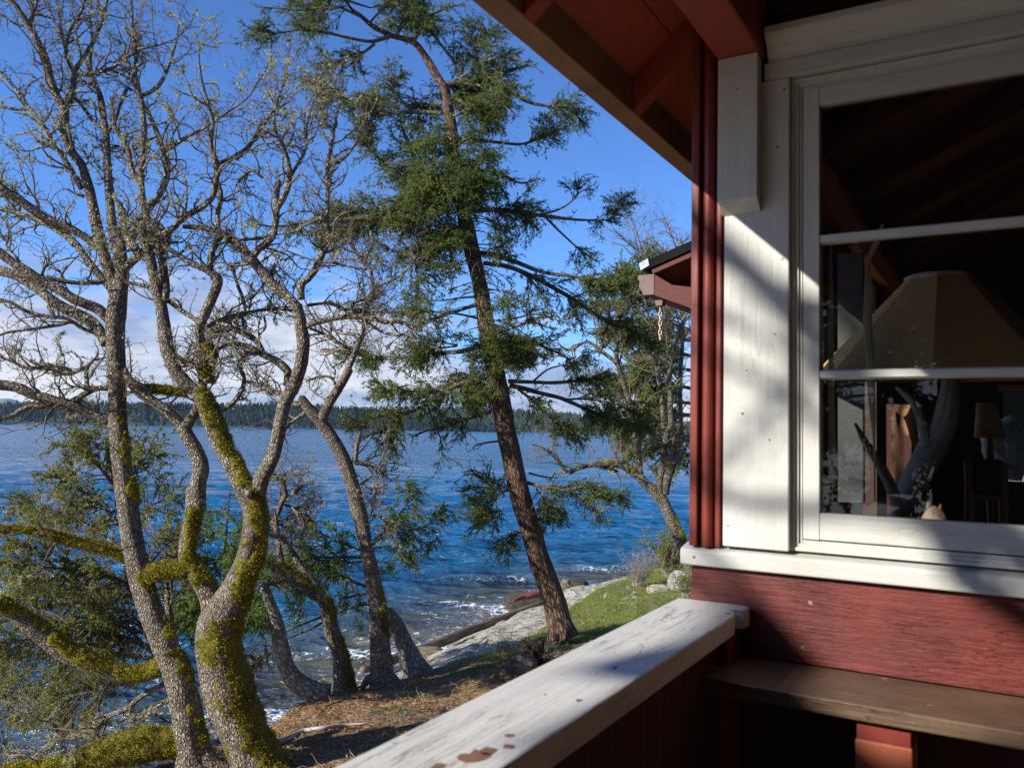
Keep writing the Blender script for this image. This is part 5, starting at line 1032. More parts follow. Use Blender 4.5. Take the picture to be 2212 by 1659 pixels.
# ---- young fir behind the pale straight oak
Y1 = Tree(12.0, 12)
Y1.add('B2', [(1400, 1560, 60), (1390, 1400, 56), (1360, 1100, 46), (1330, 830, 36), (1340, 620, 22), (1360, 470, 8)], drift=0)
for p in ([(1380, 1130, 24), (1250, 1150, 22), (1110, 1190, 20), (1030, 1290, 18), (900, 1350, 18), (700, 1430, 16), (450, 1560, 14), (300, 1680, 8)], [(1385, 1215, 28), (1240, 1240, 26), (1120, 1280, 22), (1000, 1350, 20), (860, 1430, 18), (600, 1540, 10)]): Y1.add('B2', p, drift=-.25)
for p in ([(1330, 830, 30), (1150, 828, 24), (930, 828, 18), (780, 760, 14), (640, 700, 8)], [(1330, 800, 20), (1200, 740, 16), (1050, 680, 12), (900, 610, 9), (830, 570, 5)], [(1330, 860, 18), (1150, 880, 16), (950, 900, 14), (760, 930, 10), (600, 960, 6)], [(1000, 840, 12), (850, 900, 10), (780, 1050, 8), (770, 1280, 4)], [(930, 830, 12), (720, 860, 10), (560, 820, 8), (480, 870, 5)],
          [(1340, 720, 22), (1450, 640, 20), (1560, 590, 16), (1700, 600, 13), (1840, 560, 9), (1975, 425, 5)], [(1450, 640, 14), (1560, 520, 11), (1650, 400, 8), (1735, 300, 4)], [(1350, 760, 18), (1480, 740, 14), (1600, 760, 10), (1700, 840, 5)], [(1560, 600, 12), (1700, 660, 9), (1850, 720, 5)], [(1370, 850, 14), (1420, 860, 10), (1520, 880, 5)], [(1380, 1090, 28), (1250, 1050, 26), (1130, 1010, 24), (1040, 985, 16), (900, 1010, 10), (700, 1040, 7), (500, 1000, 5)],
          [(1250, 1050, 12), (1200, 1120, 9), (1150, 1130, 5)], [(640, 960, 8), (480, 1060, 8), (420, 1180, 6), (430, 1330, 4)]): Y1.add('B2', p)
conifer('young_fir', Y1, 3, 'small fir with bright green drooping boughs hidden behind the straight pale oak', 'fir tree', GF, M_need2, wood_m=M_firbr, n1=(26, .15, .55), n2=20, l3=(.08, .22), per_m=150, ln=.030, wd=.0075, droop=.16, dead=220, jit=.1, n3=7, flat=.5)
Y2 = Tree(9.6, 13)
Y2.add('R1', [(1300, 1300, 26), (1330, 1000, 24), (1365, 600, 20), (1385, 300, 14), (1402, 80, 10), (1412, -60, 5)], drift=0)
for k in range(26):
    y = rng.uniform(-20, 780); s_ = rng.choice([-1, 1]); w_ = (60+.27*y)*rng.uniform(.7, 1.1); x0 = 1400-(y)*.06
    Y2.add('R1', [(x0, y, 7), (x0+s_*w_*.5, y-10+.05*w_, 5), (x0+s_*w_, y+.12*w_, 3)], drift=float(rng.normal()*.8))
conifer('young_fir', Y2, 1, 'slim young fir sapling between the grey oak and the forked mossy oak', 'fir tree', GF, M_need2, wood_m=M_firbr, n1=(44, .10, .38), n2=26, l3=(.06, .15), per_m=190, ln=.026, wd=.0052, droop=.03, n3=6)
Y3 = Tree(21, 14)
Y3.add('T1', [(2225, 2330, 96), (2210, 2100, 86), (2200, 1900, 80), (2180, 1500, 70), (2150, 1000, 55), (2120, 600, 36), (2110, 420, 14)], drift=0)
for p in ([(2130, 620, 20), (1950, 560, 16), (1780, 560, 10), (1640, 580, 5)], [(2140, 780, 24), (1950, 720, 18), (1780, 700, 12), (1560, 740, 7)], [(2140, 950, 24), (1960, 930, 18), (1760, 960, 12), (1600, 900, 7)], [(2160, 1130, 24), (1960, 1120, 18), (1800, 1180, 12), (1640, 1240, 7)], [(2170, 1330, 24), (1960, 1320, 18), (1760, 1390, 12), (1600, 1420, 7)], [(2130, 680, 24), (1980, 640, 18), (1830, 640, 12), (1700, 620, 7)], [(2150, 900, 24), (2000, 850, 18), (1850, 860, 12), (1720, 920, 6)], [(2150, 1050, 26), (2000, 1020, 18), (1880, 1050, 12), (1780, 1110, 6)], [(2170, 1250, 26), (2020, 1220, 18), (1900, 1260, 12), (1800, 1330, 6)], [(2170, 1400, 28), (2000, 1400, 20), (1850, 1450, 13), (1700, 1520, 6)], [(2180, 1520, 28), (2050, 1540, 20), (1900, 1600, 12), (1750, 1640, 6)], [(2180, 1600, 28), (2080, 1640, 20), (1950, 1690, 10)], [(2120, 520, 16), (1980, 470, 12), (1860, 450, 6)]): Y3.add('T1', p)
conifer('young_fir', Y3, 1, 'dark fir mostly hidden by the red corner post, boughs reaching left', 'fir tree', GF, M_need, wood_m=M_firbr, n1=(29, .3, 1.1), n2=17, l3=(.12, .34), per_m=90, ln=.048, wd=.014, dead=60)
# ---- juniper, bottom left
J = Tree(9.8, 15)
J.add('R1', [(1150, 1500, 120), (1090, 1250, 100), (1010, 1000, 80), (930, 800, 66), (860, 500, 46), (780, 200, 30), (700, -100, 20), (660, -330, 12)], drift=0)
for p in ([(1010, 1000, 40), (850, 885, 32), (600, 830, 22), (350, 850, 14), (100, 880, 8), (-40, 900, 5)], [(980, 950, 34), (800, 720, 28), (550, 640, 20), (300, 640, 14), (50, 560, 8)], [(960, 880, 34), (800, 560, 26), (600, 460, 20), (350, 430, 14), (60, 400, 8)], [(860, 480, 30), (700, 280, 22), (500, 150, 16), (300, 90, 10), (60, 20, 6)], [(800, 250, 24), (640, 60, 18), (480, -60, 12), (330, -150, 7)],
          [(1000, 1000, 36), (750, 960, 28), (500, 1000, 20), (250, 1150, 12), (40, 1230, 7)], [(1030, 1080, 30), (800, 1110, 24), (550, 1190, 18), (300, 1260, 12), (80, 1350, 7)], [(960, 850, 26), (700, 780, 18), (450, 760, 12), (200, 780, 8)], [(930, 700, 24), (700, 550, 18), (400, 560, 12), (150, 480, 7)], [(760, 150, 18), (900, 60, 14), (1020, 0, 9), (1080, -60, 5)], [(740, 50, 18), (820, -150, 12), (900, -260, 8), (950, -330, 5)],
          [(720, -50, 18), (600, -200, 14), (480, -290, 9), (380, -330, 5)], [(700, -100, 14), (560, -250, 10), (500, -380, 6)], [(690, -200, 12), (720, -330, 8), (700, -440, 5)], [(860, 500, 20), (960, 350, 14), (1060, 250, 10), (1150, 220, 6)], [(930, 750, 20), (1050, 620, 14), (1130, 560, 8)], [(600, 830, 14), (420, 950, 12), (200, 960, 8), (20, 1000, 5)], [(350, 430, 10), (200, 300, 8), (80, 280, 5)], [(500, 150, 12), (420, 0, 8), (330, -60, 5)], [(1000, 900, 20), (1080, 800, 14), (1150, 780, 8)],
          [(300, 640, 10), (180, 720, 8), (30, 720, 5)], [(640, 60, 12), (520, 60, 9), (400, 40, 6)], [(250, 1150, 10), (120, 1150, 7), (0, 1100, 5)], [(550, 1190, 12), (450, 1300, 8), (380, 1380, 5)]): J.add('R1', p, drift=float(J.r.normal()*.35))
conifer('juniper', J, 1, 'bushy yellow green juniper full of pale dead twigs behind the leftmost grey oak', 'juniper', GF, M_jun, wood_m=M_stub, n1=(34, .15, .6), n2=22, l3=(.06, .18), per_m=170, ln=.026, wd=.0072, droop=.10, dead=1000, flat=.2, n3=7, jit=.1)
# ================================================================ ground cover
def scatter(n, cond, rows=(20, 215), wexp=2.0):
    """random points on the ground sheet, denser where near"""
    g = G[rows[0]:rows[1]]; A = g[:-1, :-1]; ar = np.linalg.norm(np.cross(g[1:, :-1]-A, g[:-1, 1:]-A), axis=2); d = np.hypot(A[..., 0], A[..., 1])
    vis = (A[..., 1] > 3.5) & (np.abs(A[..., 0])/np.maximum(A[..., 1], .1) < .75) & (A[..., 1] < 34)
    wt = (ar/d**wexp*vis*cond(A)).ravel(); k = rng.choice(len(wt), n, p=wt/wt.sum()); i, j = np.divmod(k, A.shape[1]); f = rng.random((n, 1)); h = rng.random((n, 1))
    return (g[i, j]*(1-f)+g[i, j+1]*f)*(1-h)+(g[i+1, j]*(1-f)+g[i+1, j+1]*f)*h
def nz2(A, s, o=0): return fbm(A*np.array([s, s, 0])+o, 4, .55)
land = lambda A: (A[..., 2] > -3.62)
grassy = lambda A: land(A)*np.clip((A[..., 1]-10.3)/2.2+(nz2(A, .9)-.5)*5, 0.0, 1)*np.clip((nz2(A, 1.7, 7)-.36)*6, .08, 1)
def blades(pts, ln, wd, lean=.5, seed=0, seg=2):
    N = len(pts); d = unit(np.stack([rng.normal(size=N)*lean, rng.normal(size=N)*lean, np.ones(N)], 1)); s = unit(np.cross(d, rng.normal(size=(N, 3)))); L = (ln*rng.uniform(.5, 1.4, N))[:, None]; w_ = (wd*rng.uniform(.6, 1.3, N))[:, None]
    mid = pts+d*L*.55; tip = mid+unit(d+rng.normal(size=(N, 3))*.35+np.array([0, 0, -.25]))*L*.5
    V = np.stack([pts-s*w_, pts+s*w_, mid-s*w_*.7, mid+s*w_*.7, tip], 1).reshape(-1, 3); o = np.arange(N)[:, None]*5
    return V, o+np.array([[0, 1, 3, 2]]), o+np.array([[2, 3, 4]])
def blade_obj(name, pts, ln, wd, mat, lean=.5):
    V, Q, T = blades(pts, ln, wd, lean); return struct(name, mesh(name, V, [Q, T], mat, smooth=False), 'stuff')
M_grass = twig_mat('grass', (.12, .16, .02), (.26, .34, .045), (.36, .38, .09), sc=5, tr=.3); M_dry = twig_mat('dry_grass', (.14, .10, .055), (.32, .26, .15), sc=8, tr=.2)
M_leafy = twig_mat('grey_green_weeds', (.10, .14, .07), (.26, .31, .19), sc=12, tr=.2); M_leaf = twig_mat('oak_leaf_litter', (.16, .07, .025), (.40, .19, .07), (.52, .30, .14), sc=26)
blade_obj('grass', scatter(70000, grassy, (20, 175)), .05, .0028, M_grass, .6)
blade_obj('dry_grass', scatter(26000, lambda A: land(A)*np.clip((nz2(A, 1.3, 3)-.40)*6, .1, 1), (20, 180)), .05, .0018, M_dry, 1.4)
blade_obj('moss_grass', scatter(16000, lambda A: land(A)*np.clip((nz2(A, 2.2, 13)-.50)*9, 0, 1)*(A[..., 1] < 13), (20, 160)), .022, .0022, M_grass, .9)
P = scatter(5200, lambda A: land(A)*np.clip((nz2(A, 1.6, 21)-.50)*9, 0, 1), (20, 160))
V, T = tufts(P+np.array([0, 0, .012]), 7, .022, .007, .010, np.tile([0, 0, 1.], (len(P), 1)), .9); struct('low_weeds', mesh('low_weeds', V, T, M_leafy, smooth=False), 'stuff')
# fallen leaves: small curled lobed quads
def leaves(pts, sz):
    N = len(pts); a = unit(rng.normal(size=(N, 3))*np.array([1, 1, .35])); nrm = unit(rng.normal(size=(N, 3))*.55+np.array([0, 0, 1])); b_ = unit(np.cross(nrm, a)); L = (sz*rng.uniform(.6, 1.3, N))[:, None]
    c = pts+np.array([0, 0, .012]); cu = nrm*L*rng.uniform(.1, .5, (N, 1))
    V = np.stack([c-a*L, c-b_*L*.5+cu*.4, c+a*L*.2+b_*L*.1, c+b_*L*.5+cu*.6, c+a*L+cu, c-b_*L*.3+a*L*.6+cu], 1).reshape(-1, 3); o = np.arange(N)[:, None]*6
    return V, np.vstack([o+np.array([[0, 1, 2, 3]]), o+np.array([[1, 5, 4, 2]])])
lp = scatter(30000, lambda A: land(A)*np.clip(1-(A[..., 1]-10.5)/5, .04, 1)*np.clip((nz2(A, 1.4, 5)-.28)*5, .15, 1), (20, 170)); V, Q = leaves(lp, .017)
struct('leaf_litter', mesh('leaf_litter', V, Q, M_leaf, smooth=False), 'stuff')
P = scatter(1500, lambda A: land(A)*(A[..., 1] < 16), (20, 170)); Pt_, rt_ = grow(P+np.array([0, 0, .015]), unit(rng.normal(size=(1500, 3))*np.array([1, 1, .12])), np.full(1500, .004), rng.uniform(.06, .3, 1500), 6, (0, .3), 0, .22, 1, .004, .001)
ac = Acc(); twig_batch(ac, Pt_, rt_, 3); struct('twig_litter', ac.mesh('twig_litter', M_dtw), 'stuff')
# pebbles on the beach
bp = scatter(2600, lambda A: (A[..., 2] < -3.9)*1.0, (150, 225), 2.0); N = len(bp); pr_ = (rng.random(N)**2*.06+.015)
th = np.arange(6)*np.pi/3; ring = np.stack([np.cos(th), np.sin(th), th*0], 1); V = []
Vp = np.empty((N, 14, 3)); 
for k, (z_, s_) in enumerate(((-.3, .9), (.35, .8))): Vp[:, k*6:(k+1)*6] = bp[:, None]+(ring[None]*s_*rng.uniform(.7, 1.1, (N, 6, 1))+np.array([0, 0, z_]))*pr_[:, None, None]
Vp[:, 12] = bp+np.array([0, 0, .6])*pr_[:, None]; Vp[:, 13] = bp
o = np.arange(N)[:, None, None]*14; q = np.array([(k, (k+1) % 6, 6+(k+1) % 6, 6+k) for k in range(6)]); tt = np.array([(6+k, 6+(k+1) % 6, 12) for k in range(6)])
struct('pebbles', mesh('pebbles', Vp.reshape(-1, 3), [(o+q[None]).reshape(-1, 4), (o+tt[None]).reshape(-1, 3)], M_boul), 'stuff')

# ---- shrubs and small plants
def shrub(name, base, n, h, label, cat, wood, leaf=None, spread=.5, ln=.02, wd=.005, nl=0, r0=.006, sub=6, droop=0, kink=.2, sub2=0):
    base = np.asarray(base); th_ = thing(name, base, label, cat); S0 = base+rng.normal(size=(n, 3))*np.array([.05, .05, 0])*(h*1.5)
    P1, a1 = grow(S0, np.tile([0, 0, 1.], (n, 1)), np.full(n, r0), h*rng.uniform(.5, 1.1, n), 7, (.05, spread), .05, kink, 1, r0, r0*.3, droop=droop)
    S0, T, R0, t = sample_par(as_limbs(P1, a1), n*sub, 0, 1, .4, .15); P2, a2 = grow(S0, T, R0, h*rng.uniform(.12, .4, n*sub), 5, (.4, 1.0), .1, kink*1.2, .7, r0*.6, r0*.2, droop=droop)
    ac = Acc(); twig_batch(ac, P1, a1, 5); twig_batch(ac, P2, a2, 3); P3 = P2
    if sub2: S0, T, R0, t = sample_par(as_limbs(P2, a2), n*sub*sub2, 0, 1, .4); P3, a3 = grow(S0, T, R0, h*rng.uniform(.05, .16, n*sub*sub2), 4, (.4, 1.1), .1, kink, .8, r0*.4, r0*.2); twig_batch(ac, P3, a3, 3)
    part('stems', ac.mesh('stems', wood), th_)
    if leaf: V, T = needles(P3, None, nl, ln, wd); part('foliage', mesh('foliage', V, T, leaf, smooth=False), th_)
    return th_
g0 = gpx(1445, 1245)
shrub('shrub', g0, 46, .95, 'yellow green bushy shrub at the foot of the house corner oak', 'shrub', M_dtw, M_jun, .85, .035, .009, 150, sub=9, sub2=3, r0=.009)
shrub('shrub', gpx(1482, 1290), 22, .55, 'dark olive shrub against the house corner below the white sill', 'shrub', M_dtw, M_jun, .9, .035, .009, 120, sub=7, sub2=2)
shrub('dead_shrub', gpx(1378, 1268), 30, .85, 'pale leafless twiggy bush on the mossy sandstone slab', 'dead shrub', M_dtw, None, .7, sub=7, sub2=3, r0=.008)
shrub('dead_shrub', gpx(1108, 1440), 16, .70, 'dark bare shrub with crossing twigs left of the root stump', 'dead shrub', M_twig, None, 1.2, sub=5, sub2=3, r0=.006, kink=.3)
shrub('dead_shrub', gpx(1185, 1432), 16, .42, 'tangle of pale dead stems right of the root stump', 'dead shrub', M_dtw, None, 1.4, sub=4, sub2=3, r0=.006, kink=.35)
shrub('weed', gpx(1075, 1432), 9, .42, 'pale dried seed stalks standing in front of the long sandstone slab', 'weed', M_dry, M_dry, .3, .014, .005, 60, sub=2, r0=.0025)
for X_, Y_, h_, l_ in ((495, 1652, .38, 'dry seed stalks in front of the base of the leftmost grey oak'), (520, 1640, .34, 'dry seed stalks between the two nearest oak trunks')):
    shrub('weed', onz(X_, Y_+30, -3.0), 6, h_, l_, 'weed', M_dry, M_bud, .35, .010, .004, 30, sub=4, r0=.0018)
shrub('weed', gpx(622, 1652), 10, .10, 'small bright green leafy weed at the foot of the mossy forked oak', 'weed', M_need2, twig_mat('bright_leaves', (.12, .22, .03), (.25, .36, .06), tr=.3), 1.2, .035, .009, 90, sub=2, r0=.002)
# upturned root stump
rt = thing('root_stump', gpx(1150, 1440), 'dark rotten root stump in the dead twigs near the white railing', 'stump'); c = gpx(1150, 1440)
ac = Acc(); 
for k in range(11):
    a = k*.571+rng.random()*.3; q = np.linspace(0, 1, 6)[:, None]; e = np.array([math.cos(a)*rng.uniform(.10, .22), math.sin(a)*.16, rng.uniform(.12, .38)])
    ac.tube(c+q*e+rng.normal(size=(6, 3))*.018, np.linspace(.065, .018, 6), 9, ofs=lambda d, s_, p, k=k: 1+(fbm(p[:, None]*14+d*2+k, 3)-.5)*1.1)
part('roots', ac.mesh('roots', bark_mat('rotten_wood', (.008, .005, .004), (.03, .018, .012), (.07, .045, .03), la=.1)), rt)

# ---- oak standing left of the frame: its limbs throw the broken shade on the window wall
Sh = Tree(1, 40); W0 = lambda u, z, t_: H(u, 2.24, z)+S*t_
lims = [((-1.15, 1.2), (-.2, -.1), .045, 4.6), ((-1.1, .45), (.3, -.45), .026, 5.0), ((-1.0, -.05), (-.1, -.9), .03, 4.4), ((-.2, 1.0), (.6, -.2), .07, 4.9), ((-.3, .1), (.7, -.5), .035, 5.3), ((-.9, .62), (-.1, .16), .022, 3.2), ((-.95, .35), (-.2, -.02), .018, 4.0), ((-.9, .08), (0, -.40), .025, 3.5), ((-.8, -.15), (-.3, .3), .018, 4.2), ((-.2, -.15), (.5, -.7), .03, 3.8), ((.1, -.1), (.3, -.9), .03, 4.2), ((-1.2, -.2), (.2, -1.0), .03, 4.8), ((-.40, .55), (.3, .80), .09, 4.7), ((-.42, .2), (.35, .42), .05, 5.1)]
base = np.array([-4.1, -3.5, -2.9]); top_ = W0(1.0, 1.5, 8.8)
q = np.linspace(0, 1, 9)[:, None]; tk = base*(1-q)+top_*q+np.array([0, 0, 0])+np.sin(q*5)*np.array([.12, .1, 0]); Sh.limbs.append((tk, np.linspace(.2, .11, 9)))
for (a, b_, r_, t_) in lims:
    t_ += 4.0
    p0, p1 = W0(*a, t_), W0(*b_, t_+.3); q = np.linspace(0, 1, 9)[:, None]; P = p0*(1-q)+p1*q+np.sin(q*rng.uniform(3, 6))*unit(rng.normal(size=3))*.10; st_ = tk[rng.integers(5, 9)]
    if np.linalg.norm(P[0]-st_) > np.linalg.norm(P[-1]-st_): P = P[::-1]
    P = cr_spline(np.vstack([st_, st_*.5+P[0]*.5+np.array([0, 0, .1]), P]), 3); Sh.limbs.append((P, np.linspace(r_*1.5, r_*.5, len(P))))
px_save = Sh.px
sm_ = oak_crown(Sh, 26, 80, 120, (.3, .8), rlim=.2, lichen=0)
o = thing('oak_tree', base, 'oak at the left whose limbs shade the window wall', 'oak tree', GO); part('trunk', Sh.wood('trunk', M_oak, 12), o)
for me in sm_[:2]: part(me.name.split('.')[0], me, o)

for bf, lb_ in ((np.array([-6.4, -8.0, -3.1]), 'middle one of the dense firs behind the porch, seen as a dark reflection'), (np.array([-4.6, -9.5, -3.1]), 'dense fir behind the porch farthest from the water, a dark reflection in the panes'), (np.array([-8.8, -10.6, -3.1]), 'dense fir behind the porch nearest the water, a dark reflection in the panes')):
  Sf = Tree(1, 41); q = np.linspace(0, 1, 12)[:, None]; Sf.limbs.append((bf+q*np.array([.4, .2, 9.0]), np.linspace(.24, .03, 12)))
  for k in range(40):
    h_ = rng.uniform(.12, .97); a = rng.random()*6.28; L = (1-h_)*2.6+.4; s0 = bf+h_*np.array([.4, .2, 9.0]); q = np.linspace(0, 1, 7)[:, None]
    Sf.limbs.append((s0+q*L*np.array([math.cos(a), math.sin(a), .1])-q*q*np.array([0, 0, .25])*L, np.linspace(.03, .005, 7)))
  conifer('douglas_fir', Sf, 1, lb_, 'fir tree', GF, M_need, n1=(7, .3, 1.1), n2=7, l3=(.2, .5), per_m=45, ln=.08, wd=.03)

# ================================================================ things inside the room
Z['T8'] = (1755.6, 792.8, .2219); Z['Z5'] = (1472.4, 509.7, .4095)
def onv(x, y, v): q = ray(x, y); return q*(v/(q@DV))
def tube_v(name, z, pts, v, mat, sides=14, jit=.15, dv=0):
    P = []
    for i, (x, y, w_) in enumerate(px(z, pts)):
        vv = v+dv*i/(len(pts)-1); q = onv(x, y, vv); P.append((*q, w_*.5/F_PX*q[1]))
    P = cr_spline(np.array(P), 6); return tube(P[:, :3], P[:, 3], sides, ofs=lambda d, s_, p: 1+(fbm(p[:, None]*9+d*1.5, 3)-.5)*jit*3)
M_dwood = wood_mat('grey_driftwood', (.12, .125, .13), (.28, .28, .28), (.46, .45, .44), sc=.6); M_pale = wood_mat('pale_pole', (.42, .36, .30), (.66, .61, .55), (.8, .77, .73))
M_shade = plain('lamp_shade', (.60, .33, .13), .8, .2, 60, .08); M_trim = plain('shade_trim', (.45, .36, .34), .8)
LV = 2.95; top = onv(2028, 604, LV); bot = onv(2028, 812, LV); sc_ = top[1]/F_PX
lb = onv(1955, 1150, 2.85); lamp = thing('table_lamp', lb, 'large lamp with panelled tan shade on grey driftwood base behind the window', 'lamp')
V = []; n = 8; R1_, R2_ = 66*sc_, 262*sc_
for (c, r) in ((top, R1_), (bot, R2_)):
    for k in range(n): a = 2*math.pi*(k+.35)/n; V.append(c+np.array([math.cos(a)*r, math.sin(a)*r, 0]))
me = mesh('shade', np.array(V), [np.array([[k, (k+1) % n, n+(k+1) % n, n+k] for k in range(n)])], M_shade, smooth=False); so = part('shade', me, lamp); sm = so.modifiers.new('sol', 'SOLIDIFY'); sm.thickness = .003
ac = Acc(); th = np.linspace(0, 2*np.pi, n*6+1); ac.tube(np.array([top+np.array([math.cos(a)*R1_*.98, math.sin(a)*R1_*.98, .003]) for a in th]), np.full(len(th), .008), 6, cap=False); ac.tube(np.array([top+np.array([0, 0, -.02]), top+np.array([0, 0, .022])]), np.array([.005, .005]), 8); part('shade_trim', ac.mesh('shade_trim', M_trim), lamp)
ac = Acc()
for z, p, v, dv in (('T8', [(850, 1480, 190), (860, 1380, 190), (950, 1150, 240), (1130, 850, 250), (1270, 600, 220), (1330, 300, 190), (1350, 80, 150)], 2.85, .1), ('T8', [(830, 1420, 120), (790, 1250, 110), (740, 1130, 110), (620, 900, 96), (510, 730, 70), (450, 620, 44), (415, 555, 28)], 2.82, -.15), ('T8', [(1120, 800, 130), (1060, 560, 90), (1000, 380, 80), (900, 270, 60), (820, 200, 40)], 2.88, .1)):
    V, Q, T, U = tube_v('', z, p, v, None, 18, .16, dv); ac.add(V, Q, T, U)
part('driftwood_base', ac.mesh('driftwood_base', M_dwood), lamp)
V, Q, T, U = tube_v('', 'Z5', [(1062, -60, 14), (1035, 20, 34), (985, 140, 22), (988, 300, 46), (980, 430, 44), (992, 600, 42), (1000, 800, 40), (1010, 950, 30), (1016, 1080, 12), (1020, 1400, 8)], 2.52, None, 12, .08)
solo('driftwood_pole', mesh('driftwood_pole', V, [Q, T], M_pale, U), 'tall pale driftwood pole leaning behind the window, left of the big lampshade', 'pole')
V, Q, T, U = tube_v('', 'T8', [(175, -1300, 20), (178, -600, 40), (180, 150, 56), (185, 500, 60), (192, 900, 80), (195, 1130, 86), (195, 1150, 80)], 2.47, None, 10, .10)
solo('driftwood_plank', mesh('driftwood_plank', V, [Q, T], M_pale, U), 'upright weathered pale plank just inside the left window edge', 'plank')
def vbox(pts, v, d=.02):
    a, b_ = onv(*px(*pts[:1], [pts[1]])[0][:2], v), onv(*px(*pts[:1], [pts[2]])[0][:2], v); f = lambda q: (q@DU, q@DV, q[2])
    a, b_ = f(a), f(b_); return (min(a[0], b_[0]), max(a[0], b_[0]), v, v+d, min(a[2], b_[2]), max(a[2], b_[2]))
M_reflsheet = plain('reflection_sheet', (.035, .035, .036), .6, .3, 20)
mb = MB(); mb.box(*vbox(('T8', (240, -1100), (500, 1330)), 3.05, .03)); solo('board', mb.mesh('board', M_reflsheet), 'dark grey sheet standing in for trees reflected in the glass, between the pale plank and pole', 'board', bevel=.003)  # dark sheet stands in for the reflection of trees in the left panes
m, t, b = new_mat('patterned_curtain'); tc = t.new('ShaderNodeTexCoord').outputs['Object']; wv = t.new('ShaderNodeTexWave', inp={0: tc, 'Scale': 6, 'Distortion': 6, 'Detail': 3}).outputs[1]
setb(t, b, color=t.ramp(t.math('ADD', t.math('MULTIPLY', wv, .5), t.math('MULTIPLY', t.noise(tc, 9, 4, .6), .5)), [(.3, (.04, .010, .008)), (.5, (.10, .035, .02)), (.65, (.18, .10, .05))]), rough=.9)
cb0 = lambda x: onv(x, 950, 3.4)@DU
nu = 40; us = np.linspace(cb0(1915), cb0(1998), nu); zs = np.linspace(-1.35, .12, 6); V = np.array([H(u, 3.4+.022*math.sin(u*75), z) for z in zs for u in us]); i = np.arange(6*nu).reshape(6, nu)
o = solo('curtain', mesh('curtain', V, np.stack([i[:-1, :-1], i[:-1, 1:], i[1:, 1:], i[1:, :-1]], -1).reshape(-1, 4), m), 'red brown patterned curtain hanging inside behind the driftwood base', 'curtain'); sm = o.modifiers.new('s', 'SOLIDIFY'); sm.thickness = .003
# speckled stone bird on the inner sill, and other bits there
c = onv(*px('T8', [(1180, 1500)])[0][:2], 2.47); c[2] = -.262; ac = Acc(); zz = np.array([0, .02, .045, .062, .074, .080]); ac.tube(c+np.array([[0, 0, z] for z in zz]), np.array([.030, .034, .032, .026, .018, .008]), 18, ofs=lambda d, s_, p: 1+(fbm(p[:, None]*30+d*2, 3)-.5)*.35)
ac.tube(np.array([c+DU*.012+np.array([0, 0, .068]), c+DU*.017+np.array([0, 0, .088])]), np.array([.007, .003]), 6); ac.tube(np.array([c-DU*.014+np.array([0, 0, .068]), c-DU*.012+np.array([0, 0, .092])]), np.array([.007, .004]), 6)
solo('stone_figure', ac.mesh('stone_figure', plain('speckled_stone', (.55, .38, .27), .8, .6, 220, .55)), 'small speckled brown eared stone figure on the inside window sill', 'figurine')
gl = onv(*px('T8', [(100, 1150)])[0][:2], 2.5); gl[2] = -.262
gull = thing('bird_figurine', gl, 'small white and blue bird figurine inside the lower left window corner', 'figurine')
ac = Acc(); ac.tube(gl+np.array([[-.006, 0, .055], [0, 0, .075], [.006, 0, .10], [.010, 0, .122], [.012, 0, .130]]), np.array([.006, .014, .013, .009, .004]), 12); part('body', ac.mesh('body', plain('white_glaze', (.68, .68, .66), .3)), gull)
ac = Acc(); ac.tube(gl+np.array([[-.014, 0, .045], [-.006, 0, .058], [-.001, 0, .072]]), np.array([.004, .013, .011]), 12); part('wing', ac.mesh('wing', plain('blue_glaze', (.12, .28, .42), .3)), gull)
ac = Acc(); ac.tube(gl+np.array([[0, 0, 0], [-.004, 0, .05]]), np.array([.009, .004]), 8); part('stand', ac.mesh('stand', M_drift), gull)
for k, (x, y, s_, lb_) in enumerate(((90, 1400, .05, 'rounded brown shell at the left end of the inside sill'), (200, 1330, .035, 'small tan shell beside the bird figurine on the inside sill'))):
    c = onv(*px('T8', [(x, y)])[0][:2], 2.48); c[2] = -.262+s_*.4; boulder('sea_shell', c, (s_, s_, s_), plain('shell%d' % k, (.33, .22, .12), .6, .3, 60), lb_, 20+k, 'shell', .3)
# room furniture farther in
fl = H(1.15, 4.2, -1.44); cb = lambda x, y, v: onv(*px('T8', [(x, y)])[0][:2], v)
chair = thing('chair', H(1.05, 4.4, -1.44), 'dark chair with turned legs deep in the room, right of the driftwood', 'chair')
a, b_ = cb(1520, 890, 4.2), cb(1860, 1260, 4.2); ua, ub = a@DU, b_@DU; mb = MB(); mb.box(ua, ub, 4.2, 4.25, b_[2], a[2]); part('backrest', mb.mesh('backrest', plain('blue_grey_fabric', (.05, .055, .07), .9, .2, 60)), chair, .02)
mb = MB(); mb.box(ua-.02, ub+.02, 4.27, 4.75, -1.02, -.95); part('seat', mb.mesh('seat', plain('seat_fabric', (.05, .055, .07), .9)), chair, .02)
for uu, vv in ((ua, 4.22), (ub, 4.22), (ua, 4.72), (ub, 4.72)):
    ac = Acc(); top_z = a[2]-.02 if vv < 4.5 else -1.0; zs = np.linspace(-1.44, top_z, 15); ac.tube(np.array([H(uu, vv, z) for z in zs]), .016+.006*np.abs(np.sin(zs*14)), 10); part('leg', ac.mesh('leg', M_inner), chair)
mb = MB(); mb.box(ua, ub, 4.21, 4.235, cb(1700, 1275, 4.2)[2]-.012, cb(1700, 1275, 4.2)[2]+.012); part('stretcher', mb.mesh('stretcher', M_inner), chair)
l2 = thing('floor_lamp', H(1.2, 4.6, -1.44), 'narrow brown lampshade on a painted post deep in the room', 'lamp'); ct, cb_ = cb(1690, 350, 4.6), cb(1720, 690, 4.6); s_ = ct[1]/F_PX*.2219; V = []
for c, r in ((ct, 80*s_), (cb_, 125*s_)):
    for k in range(20): V.append(c+np.array([math.cos(k*.31416)*r, math.sin(k*.31416)*r, 0]))
